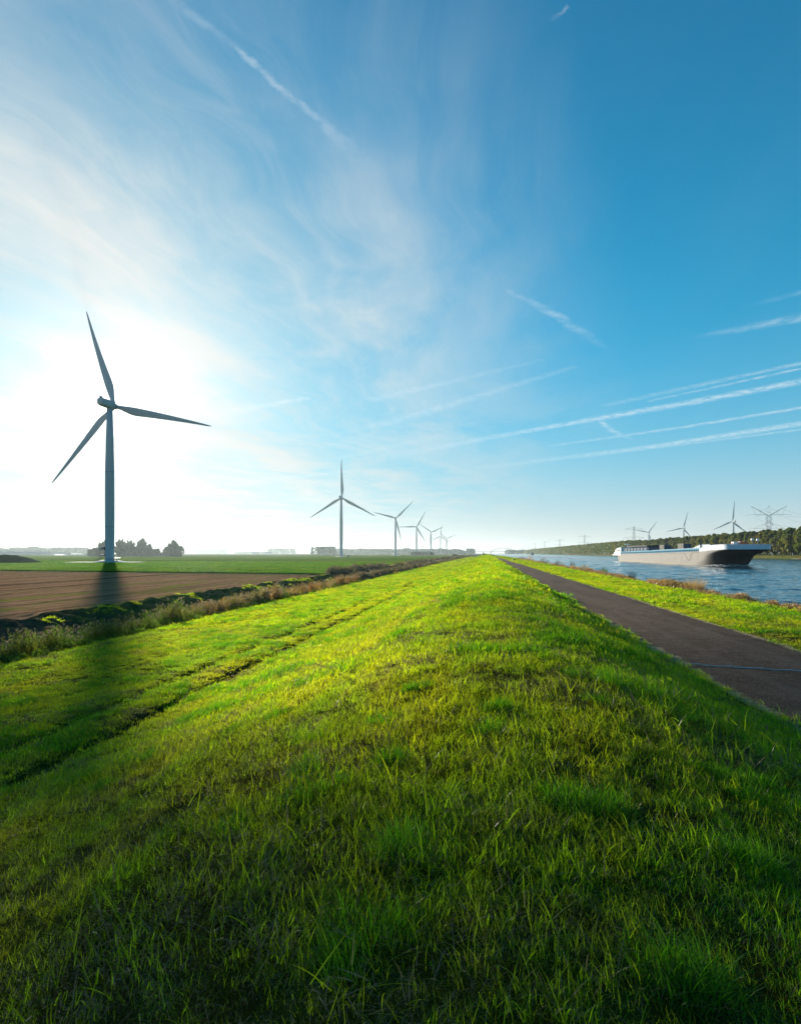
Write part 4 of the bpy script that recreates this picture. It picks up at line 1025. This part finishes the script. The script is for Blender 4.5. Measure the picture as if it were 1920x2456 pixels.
# ------------------------------------------------------------------ trees
M['leaf'] = leafy('tree_leaf', (0.065, 0.100, 0.016), (0.16, 0.22, 0.02), 0.40, patch=((0.13, 0.130, 0.020), (0.26, 0.24, 0.03)), rnd=0.40, gloss=0.02, patchscale=0.05)
M['leaf_far'] = leafy('grey_green_leaf', (0.055, 0.080, 0.035), (0.09, 0.12, 0.04), 0.3, patch=((0.075, 0.09, 0.035), (0.11, 0.13, 0.04)), rnd=0.3, gloss=0.02, patchscale=0.03)
def crown(L, H, Rr, base, nb, nq, sz, mi=0, skew=0.0, lo=.25):
    r = L.r; blobs = []
    for i in range(nb):
        f = (i + .5) / nb; z = base + (H - base) * (0.08 + .84 * f); wr = Rr * (math.sin(math.pi * min(1, .18 + .74 * f)) ** .8)
        a = r.random() * 6.283; d = wr * r.uniform(.15, .65); blobs.append((Vector((math.cos(a) * d + skew * f, math.sin(a) * d, z)), wr * r.uniform(.38, .62), r.random()))
    for c, br, tn in blobs:
        for k in range(nq // nb):
            v = Vector((r.gauss(0, 1), r.gauss(0, 1), r.gauss(0, 1))).normalized() * br * r.uniform(.55, 1.08)
            v.z *= .85
            L.rquad(tuple(c + v), sz * r.uniform(.6, 1.4), mi, .7, min(1, max(0, tn * .7 + r.random() * .3)))
def trunk(H, rb, seed, limbs=6, lo=.3):
    r = random.Random(seed); t = MB()
    pts = [Vector((0, 0, -.3))]; 
    for i in range(6): pts.append(Vector((r.gauss(0, .02 * H / 4), r.gauss(0, .02 * H / 4), H * .88 * (i + 1) / 6)))
    t.tube(pts, [rb * (1 - .9 * i / 6) for i in range(7)], 7)
    for i in range(limbs):
        f = lo + (.85 - lo) * i / limbs; z = H * .88 * f; a = r.random() * 6.283; l = H * .22 * (1.1 - f)
        k = min(5, int(f * 6)); b0 = pts[k].lerp(pts[k + 1], f * 6 - k)
        m1 = b0 + Vector((math.cos(a) * l * .5, math.sin(a) * l * .5, l * .45)); e = b0 + Vector((math.cos(a) * l, math.sin(a) * l, l * 1.1))
        t.tube([b0, m1, e], [rb * .35 * (1 - f * .5), rb * .2, rb * .07], 5)
    return t
TV = []
for i in range(7):
    L = Leaves(900 + i); H = 17.0; crown(L, H, [4.6, 5.4, 4.2, 5.8, 5.0, 4.4, 5.6][i], [.7, .3, 1.0, .3, .6, 1.1, .3][i], 18, 4300, .36, skew=[0, .8, 0, -.8, .4, 0, -.4][i])
    TV.append((L.mesh('crown', [M['leaf']]), trunk(H, .32, 950 + i).mesh('trunk', M['bark_pale'], True)))
def tree(i, loc, rz, s, label, group, name='tree', cat='tree', var=TV):
    o = empty(name, loc, rz); o.scale = s if isinstance(s, tuple) else (s, s, s)
    link('crown', var[i][0], o); link('trunk', var[i][1], o)
    return tag(o, label, cat, group)
TB = 200.0
r_ = random.Random(5)
ordn = ['first', 'second', 'third', 'fourth', 'fifth', 'sixth', 'seventh', 'eighth', 'ninth', 'tenth', 'eleventh', 'twelfth', 'thirteenth']
cnt = {}
def front_label(y, row='front row'):
    d = -TB * st + y * ct; px = CX + F * (TB * ct + y * st) / d
    if row == 'front row' and 1856 < px < 1925:
        k = cnt['e'] = cnt.get('e', 0) + 1
        return 'olive poplar, %s from the right picture edge, on the bank past the barge bow' % ordn[k - 1]
    z_ = ('in the gap right of the barge bow' if px > 1850 else 'rising behind the barge bow' if px > 1735 else 'below the nearest pale turbine' if px > 1700 else 'behind the forward part of the barge hold' if px > 1640
          else 'behind the two containers on the barge' if px > 1575 else 'behind the long low cabin of the barge')
    return ('leafy poplar of the dense front row, ' if row == 'front row' else 'taller dark tree of the row behind, ') + z_
y = 385.0; k = 0
while y < 900:
    tree(k * 5 % 7, (TB + r_.uniform(-1.5, 2.5), y, 2.5), r_.random() * 6.28, (r_.uniform(1.0, 1.35), r_.uniform(1.0, 1.35), r_.uniform(.97, 1.10)),
         front_label(y), 'trees in the row along the far canal bank')
    y += r_.uniform(4.6, 6.6); k += 1
y = 390.0
while y < 900:
    tree(k * 3 % 7, (TB + 10 + r_.uniform(-3, 3), y, 2.5), r_.random() * 6.28, (1.3, 1.3, r_.uniform(1.05, 1.2)),
         front_label(y, 'back'), 'trees behind the front row on the far canal bank')
    y += r_.uniform(9, 13); k += 1
# one dense mass of wood beyond
Lw = Leaves(77); r = Lw.r
for i in range(52000):
    f = r.random() ** 1.5; y = 890 + f * 2400; H = 18.5 + 3.5 * float(mnoise.noise(Vector((y / 22, 3, 0)))) - 2 * (f > .8)
    x = TB + r.uniform(-3, 22); dpt = min(1, (x - TB + 4) / 7); z = 2.5 + H * (r.random() ** .5) * (.55 + .45 * dpt)
    Lw.rquad((x, y, z), r.uniform(.7, 1.5), 0, .8, float(np.clip(.5 + mnoise.noise(Vector((x / 5, y / 7, z / 5))) + r.gauss(0, .1), 0, 1)))
tag(link('wood', Lw.mesh('wood', [M['leaf']])), 'far wood along the canal bank fading into the haze', 'wood', kind='stuff')

# farm clump behind the big turbine
TC = []
for i, (H, rad, base, nb, nq, sz) in enumerate(((26, 3.6, 9, 14, 1500, .42), (25, 4.4, 5, 14, 2000, .45), (22, 6.5, 2, 16, 2800, .45), (13, 7.5, .6, 14, 3200, .45), (25, 7.5, 6, 18, 3000, .5))):
    L = Leaves(1300 + i); crown(L, H, rad, base, nb, nq, sz); TC.append((L.mesh('crown', [M['leaf_far']]), trunk(H, .4, 1350 + i, 9, .2).mesh('trunk', M['bark'], True)))
clump = [(218, 860, 3, .9), (232, 870, 3, 1.05), (248, 880, 3, 1.1), (239, 905, 0, .92), (246, 910, 1, .95), (252, 905, 0, 1.0), (279, 905, 1, .98), (286, 900, 0, 1.05), (293, 910, 0, 1.02), (300, 905, 1, 1.0),
         (307, 905, 0, 1.0), (314, 900, 0, .95), (322, 905, 1, .95), (331, 900, 0, .9), (342, 890, 4, 1.05), (350, 900, 1, .95), (358, 890, 2, .9), (290, 885, 3, 1.2), (306, 880, 3, 1.25), (322, 885, 3, 1.15), (337, 880, 3, 1.2), (352, 880, 3, 1.1),
         (366, 885, 3, .85), (378, 885, 3, .9), (388, 895, 3, .5)]
for i, (px, d, vv, s) in enumerate(clump):
    lab = {3: 'low dark rounded tree at the foot of the hazy farm clump', 0: 'tall thin see-through poplar in the hazy farm clump', 1: 'tall leafy poplar in the hazy farm clump', 2: 'broad tree at the sloping right end of the farm clump', 4: 'tall domed tree standing highest at the right of the farm clump'}[vv]
    nvv = sum(1 for q_ in clump[:i + 1] if q_[2] == vv)
    lab = lab.replace(' in the hazy', ', %s from the left, in the hazy' % ordn[nvv - 1]) if ' in the hazy' in lab else 'low dark tree at the foot of the hazy farm clump, %s from the left' % ordn[nvv - 1] if vv == 3 else lab
    if i == 24: lab = 'smallest shrub trailing off the right end of the farm clump'
    tree(vv, (*at(px, d), FZ), i * 1.7, (s, s, s * (.95 + .1 * ((i * 7) % 3) / 2)), lab, 'trees in the farm clump behind the big turbine', var=TC)
for px, d, vv, s, lab in ((405, 860, 2, .9, 'darker left half of the lone round tree pair right of the farm clump'), (416, 866, 4, .98, 'tallest crown of the lone tree group right of the farm clump'), (413, 858, 3, 1.35, 'broad central tree of the lone group right of the farm clump'), (426, 860, 3, 1.25, 'lower right tree of the lone group right of the farm clump'), (400, 862, 3, 1.1, 'low left tree of the lone group right of the farm clump')):
    tree(vv, (*at(px, d), FZ), px * 1.0, s, lab, 'lone tree group right of the farm clump', var=TC)
# far wood lines on the polder (each reads as one mass)
def woodline(px0, px1, d, H, n, sz, label, gaps=0.0, thick=30, seed=1):
    L = Leaves(seed); r = L.r; a0 = (px0 - CX) / F * d; a1 = (px1 - CX) / F * d
    for i in range(n):
        t = r.random(); xc = a0 + (a1 - a0) * t; env = 1 + .28 * mnoise.noise(Vector((xc / (H * 2.2), seed, 0)))
        edge = min(1, min(t, 1 - t) * 14 + .45); hh = H * env * edge
        if gaps and mnoise.noise(Vector((xc / (H * .7), seed + 5, 0))) < -.35 * (1 - gaps) and r.random() < .85: continue
        x, y = c2w(xc, d + r.uniform(0, thick)); L.rquad((x, y, FZ + hh * r.random() ** .7), sz * r.uniform(.6, 1.4), 0, .8, float(np.clip(.5 + mnoise.noise(Vector((xc / 12, seed, 0))), 0, 1)))
    tag(link('wood', L.mesh('wood', [M['leaf_far']])), label, 'wood', kind='stuff')
woodline(-120, 215, 2300, 25, 6500, 3.2, 'pale hazy tree line on the left horizon behind the long barn', .3, seed=11)
woodline(745, 805, 1900, 25, 1500, 2.2, 'pale tree block left of the second turbine foot', .3, seed=12)
woodline(795, 1118, 2900, 24, 7000, 3.2, 'long hazy wood on the horizon behind the turbine row', 0, 60, seed=13)
woodline(1119, 1139, 3000, 26, 700, 3.0, 'small rounded wood just left of the dike end', 0, 40, seed=14)
woodline(468, 540, 5200, 36, 1500, 5, 'faint pale tree line in mid horizon left of the farm sheds', .3, 60, seed=15)
woodline(640, 706, 4200, 34, 1700, 4.5, 'faint pale tree line in the middle of the horizon', .2, 60, seed=16)
woodline(560, 660, 4300, 14, 1500, 4, 'very low pale hedge line at the middle horizon', .2, 60, seed=17)
woodline(1215, 1262, 3400, 22, 1400, 3.4, 'pale wood at the canal end behind the arch bridge', 0, 60, seed=18)
woodline(985, 1040, 1500, 8, 900, 1.4, 'low dark hedge beside the foot of the fourth turbine', .1, 20, seed=19)
woodline(1086, 1098, 900, 3.2, 260, .6, 'small dark thicket at the ditch far along the dike', .1, 8, seed=20)

# ------------------------------------------------------------------ farm buildings
def barn(px0, px1, d, h, rh, label, wm='barn_wall', rm='roof_dark', deep=26):
    a0, a1 = (px0 - CX) / F * d, (px1 - CX) / F * d; x, y = c2w((a0 + a1) / 2, d); o = empty('barn', (x, y, FZ), THETA); W = (a1 - a0) / 2
    MB().box(-W, W, 0, deep, 0, h).build('wall', M[wm], o)
    MB().loft([[(s_, -1, h), (s_, deep / 2, h + rh), (s_, deep + 1, h)] for s_ in (-W - 1, W + 1)]).build('roof', M[rm], o)
    nd = max(2, int(W / 14))
    for i in range(nd):
        xx = -W + (i + .5) * 2 * W / nd; MB().box(xx - 2.2, xx + 2.2, -.12, -.003, 0, h * .75).build('door', M['steel_grey'], o)
    return tag(o, label, 'barn', 'farm sheds on the polder')
barn(-60, 108, 1500, 4.5, 5.0, 'very long low dark-roofed barn on the left horizon')
barn(118, 158, 1650, 3.5, 3.5, 'shorter low barn right of the very long one', rm='roof_dark')
barn(168, 192, 1700, 2.6, 1.6, 'small pale shed between the barns and the farm clump', wm='white', rm='hatch')
barn(130, 146, 1450, .9, .8, 'low white polytunnel in front of the shorter barn', wm='white', rm='white')
barn(604, 618, 2900, 6, 5, 'small hazy shed on the middle horizon')
barn(632, 650, 3000, 5, 6, 'second small hazy shed right of the first one')

# earth mound at the left edge
gx = np.linspace(-1, 1, 60); o = None
b = MB(); cx0, cy0 = at(8, 285)
vs = []; fs = []
for j in range(30):
    for i in range(70):
        u, v = i / 69 * 2 - 1, j / 29 * 2 - 1
        h = max(0, 1 - abs(u) ** 2.4) * max(0, 1 - v * v) ** .8 * 4.0; x, y = c2w(u * 17, v * 8)
        h += float(mnoise.noise(Vector((x / 2.2, y / 2.2, 0)))) * .45 * min(1, h) + float(mnoise.noise(Vector((x / .7, y / .7, 5)))) * .2 * min(1, h)
        vs.append((cx0 + x, cy0 + y, -1.3 + h))
for j in range(29):
    for i in range(69): a = j * 70 + i; fs.append((a, a + 1, a + 71, a + 70))
b.add(vs, fs); tag(b.build('earth_mound', M['ditch'], smooth=True), 'long dark earth heap at the left edge of the crop field', 'earth heap')

# ------------------------------------------------------------------ pylons, wires, bridge
def bar(b, p, q, r=.12): b.tube([p, q], r * .62, 4, cap=False)
def pylon_v(loc, rz, label):          # tall lattice mast with raised V-shaped arms
    o = empty('pylon', loc, rz); b = MB(); H = 55.0
    lv = [(0, 5.0), (12, 3.2), (24, 2.0), (31, 1.5), (33.5, 2.9), (37, 1.5), (40, 2.4), (44.5, 1.3)]
    def sq(z, w_): return [Vector((sx * w_, sy * w_, z)) for sx, sy in ((-1,-1),(1,-1),(1,1),(-1,1))]
    for (z0, w0), (z1, w1) in zip(lv[:-1], lv[1:]):
        a, c = sq(z0, w0), sq(z1, w1)
        for i in range(4): bar(b, a[i], c[i], .2); bar(b, a[i], c[(i+1)%4], .12); bar(b, a[(i+1)%4], c[i], .12)
    b.build('mast', M['lattice'], o)
    b = MB()
    for sx in (-1, 1):
        for sy in (-1, 1):
            j = Vector((sx * 1.6, sy * 1.2, 44.5)); e = Vector((sx * 17.5, 0, 45.2)); tip = Vector((sx * 18.5, 0, 54.5)); e2 = Vector((sx * 23.5, 0, 44.3))
            bar(b, j, e, .2); bar(b, j, tip, .22); bar(b, e, e2, .15); bar(b, Vector((sx * 9, 0, 44.9)), j.lerp(tip, .45), .1)
        for p_, q_ in (((13.5, 45), (18.5, 54.5)), ((13.5, 45), (9.5, 41.5)), ((1.3, 44.5), (2.2, 51.5)), ((2.2, 51.5), (9, 49)), ((0, 54.8), (2.2, 51.5)), ((0, 44.5), (0, 56))):
            bar(b, Vector((sx * p_[0], 0, p_[1])), Vector((sx * q_[0], 0, q_[1])), .13)
    b.build('upper_arm', M['lattice'], o)
    b = MB()
    for sx in (-1, 1):
        bar(b, Vector((sx * 2.2, 0, 36)), Vector((sx * 16, 0, 29.5)), .16); bar(b, Vector((sx * 16, 0, 29.5)), Vector((sx * 21, 0, 29.2)), .13); bar(b, Vector((sx * 1.5, 0, 30)), Vector((sx * 16, 0, 29.5)), .18)
        bar(b, Vector((sx * 2.2, 0, 36)), Vector((sx * 9, 0, 29.7)), .1)
    b.build('lower_arm', M['lattice'], o)
    return tag(o, label, 'pylon', 'power pylons behind the far bank')
def pylon_t(loc, rz, label, s=1.0):   # double cross-arm lattice pylon
    o = empty('pylon', loc, rz); o.scale = (s,) * 3; b = MB()
    lv = [(0, 3.5), (10, 2.6), (20, 2.0), (28, 1.6), (35, 1.5), (42, 1.4), (47, 1.3), (51, .3)]
    def sq(z, w_): return [Vector((sx * w_, sy * w_, z)) for sx, sy in ((-1,-1),(1,-1),(1,1),(-1,1))]
    for (z0, w0), (z1, w1) in zip(lv[:-1], lv[1:]):
        a, c = sq(z0, w0), sq(z1, w1)
        for i in range(4): bar(b, a[i], c[i], .25); bar(b, a[i], c[(i+1)%4], .14)
    b.build('mast', M['lattice'], o)
    for z, w_ in ((46, 16), (30, 19)):
        b = MB()
        for sx in (-1, 1):
            e = Vector((sx * w_, 0, z)); bar(b, Vector((0, 0, z)), e, .25); bar(b, Vector((sx * 1.3, 0, z + 3)), e, .18); bar(b, e, e - Vector((sx * .8, 0, 4)), .14); bar(b, Vector((sx * w_ * .55, 0, z)), Vector((sx * w_ * .5, 0, z - 4)), .14)
        b.build('cross_arm', M['lattice'], o)
    return tag(o, label, 'pylon', 'power pylons behind the far bank')
P1 = (*at(1843, 672), 1.5); pylon_v(P1, THETA - R(8), 'big dark V-armed pylon above the trees at the right')
PYL = [(1519.5, 1100, 'double-armed pylon rising behind the barge stern'), (1401.4, 1590, 'grey pylon over the wood, next left of the one behind the stern'), (1341.7, 2060, 'hazy pylon over the wood, third from the barge stern'),
       (1305.7, 2430, 'faint pylon above the low end of the wood'), (1282, 2900, 'very faint pylon left of the one above the wood end'), (1266, 3400, 'barely visible pylon near the canal end'), (1253.5, 3950, 'faintest pylon by the right end of the bridge')]
pp = [P1]
for px, d, lab in PYL: pp.append((*at(px, d), 1.5)); pylon_t(pp[-1], THETA, lab, 1.0)
for (a, c, sp_) in ((pp[0], pp[1], 'between the V-armed pylon and the one behind the stern'), (pp[1], pp[2], 'leading left from the pylon behind the stern'), ((*at(2120, 560), 1.5), pp[0], 'running off the right edge from the big V-armed pylon')):
    for off_, z, wl_ in ((-22, 42, 'outer left middle'), (-16, 52, 'top left'), (16, 52, 'top right'), (22, 42, 'outer right middle'), (-18, 27, 'lowest left'), (18, 27, 'lowest right')):
        b = MB(); pts = []
        for i in range(21):
            f = i / 20; p_ = Vector(a).lerp(Vector(c), f); sag = 4 * f * (1 - f) * 13
            pts.append((p_.x + off_ * ct * (1 - .2 * f), p_.y + off_ * st, p_.z + z - sag))
        b.tube(pts, .055, 3, cap=False); tag(b.build('power_line', M['lattice']), '%s power line %s' % (wl_, sp_), 'power line', 'power lines between the pylons')

bd = 2550.0; s_ = bd / F; bx0, by0 = at(1206.5, bd); br = empty('arch_bridge', (bx0, by0, 0), THETA)
M['bridge'] = paint('bridge_steel', (0.10, 0.13, 0.15), 0.6, 0.1, .05)
MB().box(-(1206.5 - 1100) * s_, (1290 - 1206.5) * s_, -5, 5, 9.2, 10.8).build('deck', M['bridge'], br)
for yy in (-5, 5):
    b = MB(); b.tube([(x, yy, 10.8 + 14.5 * (1 - (x / 53.5) ** 2)) for x in np.linspace(-53.5, 53.5, 40)], .75, 6); b.build('arch', M['bridge'], br)
for x in np.linspace(-45, 45, 13):
    b = MB(); b.tube([(x, -5, 10.8), (x, -5, 10.8 + 14.5 * (1 - (x / 53.5) ** 2))], .16, 4); b.build('hanger', M['bridge'], br)
for x in (-120, -86, -53, 56, 95): MB().box(x - 1.6, x + 1.6, -4, 4, -2, 9.2).build('pier', M['bridge'], br)
tag(br, 'low arch bridge crossing the canal at the vanishing point', 'bridge')

# ------------------------------------------------------------------ small things by the path
def marker(px, label, x=10.8, w_=1.45, h=.62):
    y = on_line(x, px); o = empty('marker_block', (x, y, float(terrain(x, y))), THETA * .5)
    b = MB(); b.loft([[(-w_/2 + .3, yy, 0), (w_/2, yy, 0), (w_/2, yy, h * .92), (w_/2 - .1, yy, h), (-w_/2 + .3, yy, h)] for yy in (-.3, .3)]); b.build('body', M['black'], o)
    b = MB(); b.loft([[(-w_/2, yy, 0), (-w_/2 + .297, yy, 0), (-w_/2 + .297, yy, h + .01), (-w_/2 + .08, yy, h + .01), (-w_/2, yy, h * .85)] for yy in (-.31, .31)]); b.build('end_cap', M['white'], o)
    return tag(o, label, 'marker block', 'marker blocks on the verge')
marker(1232.5, 'low black block with a white end on the verge, the nearer one')
marker(1193.5, 'tiny black and white block far along the verge', w_=2.2, h=.8)
# shrub with thin post on the crest
y = 455.0; xs = (1160 - CX) / F; X0 = (xs - st / ct) * ct * y; ob = empty('shrub', (X0, y, 1.93)); L = Leaves(3)
for i in range(500):
    v = Vector((L.r.gauss(0, 1), L.r.gauss(0, 1), L.r.gauss(0, 1))).normalized() * L.r.uniform(.3, .75); L.rquad((v.x, v.y, .78 + v.z), .12)
link('foliage', L.mesh('foliage', [M['brush']]), ob); MB().tube([(0, 0, -.1), (0, 0, 1.0)], .06, 6).build('stem', M['bark'], ob)
tag(ob, 'small dark bush standing alone on the far crest of the dike', 'shrub')
tag(MB().tube([(X0 + .1, y + 1, 1.8), (X0 + .1, y + 1, 5.2)], .06, 6).build('post', M['steel_grey']), 'thin post behind the dark bush on the far dike crest', 'post')
# pale cable across the path
dA, dB = 15.25, 14.3
pA, pB = at(1655, dA), at(1935, dB)
b = MB(); pts = []
for i in range(40):
    f = i / 39; x = pA[0] + (pB[0] - pA[0]) * f; yv = pA[1] + (pB[1] - pA[1]) * f + .025 * math.sin(f * 17) + .02 * math.sin(f * 41)
    pts.append((x, yv, .70 + .012 * math.sin(f * 23)))
b.tube(pts, .014, 8); tag(b.build('cable', M['rubber'], smooth=True), 'thin pale cable lying straight across the asphalt path', 'cable')
# white distance posts on the far bank
for px, pl_ in ((1851, 'just right of the barge bow'), (1900, 'nearest the right picture edge')):
    yv = on_line(192.0, px)
    tag(MB().tube([(192, yv, 1.8), (192, yv, 3.6), (192, yv, 3.9)], [.16, .16, .05], 8).build('bank_post', M['white']), 'small white post on the far canal bank, ' + pl_, 'post', 'white posts on the far bank')

# ------------------------------------------------------------------ haze
hm = bpy.data.materials.new('haze_air'); hm.use_nodes = True; t = NT(hm.node_tree); t.n.clear()
pv = t.node('ShaderNodeVolumePrincipled'); o_ = t.node('ShaderNodeOutputMaterial'); t.l.new(pv.outputs[0], o_.inputs['Volume'])
pv.inputs['Color'].default_value = (0.70, 0.86, 0.92, 1); pv.inputs['Density'].default_value = 0.9e-4; pv.inputs['Anisotropy'].default_value = 0.5
hz = MB().box(-9600, 6600, -60, 10400, -5, 132).build('haze', hm); tag(hz, kind='stuff', label='pale autumn haze lying over the polder and canal', cat='haze')
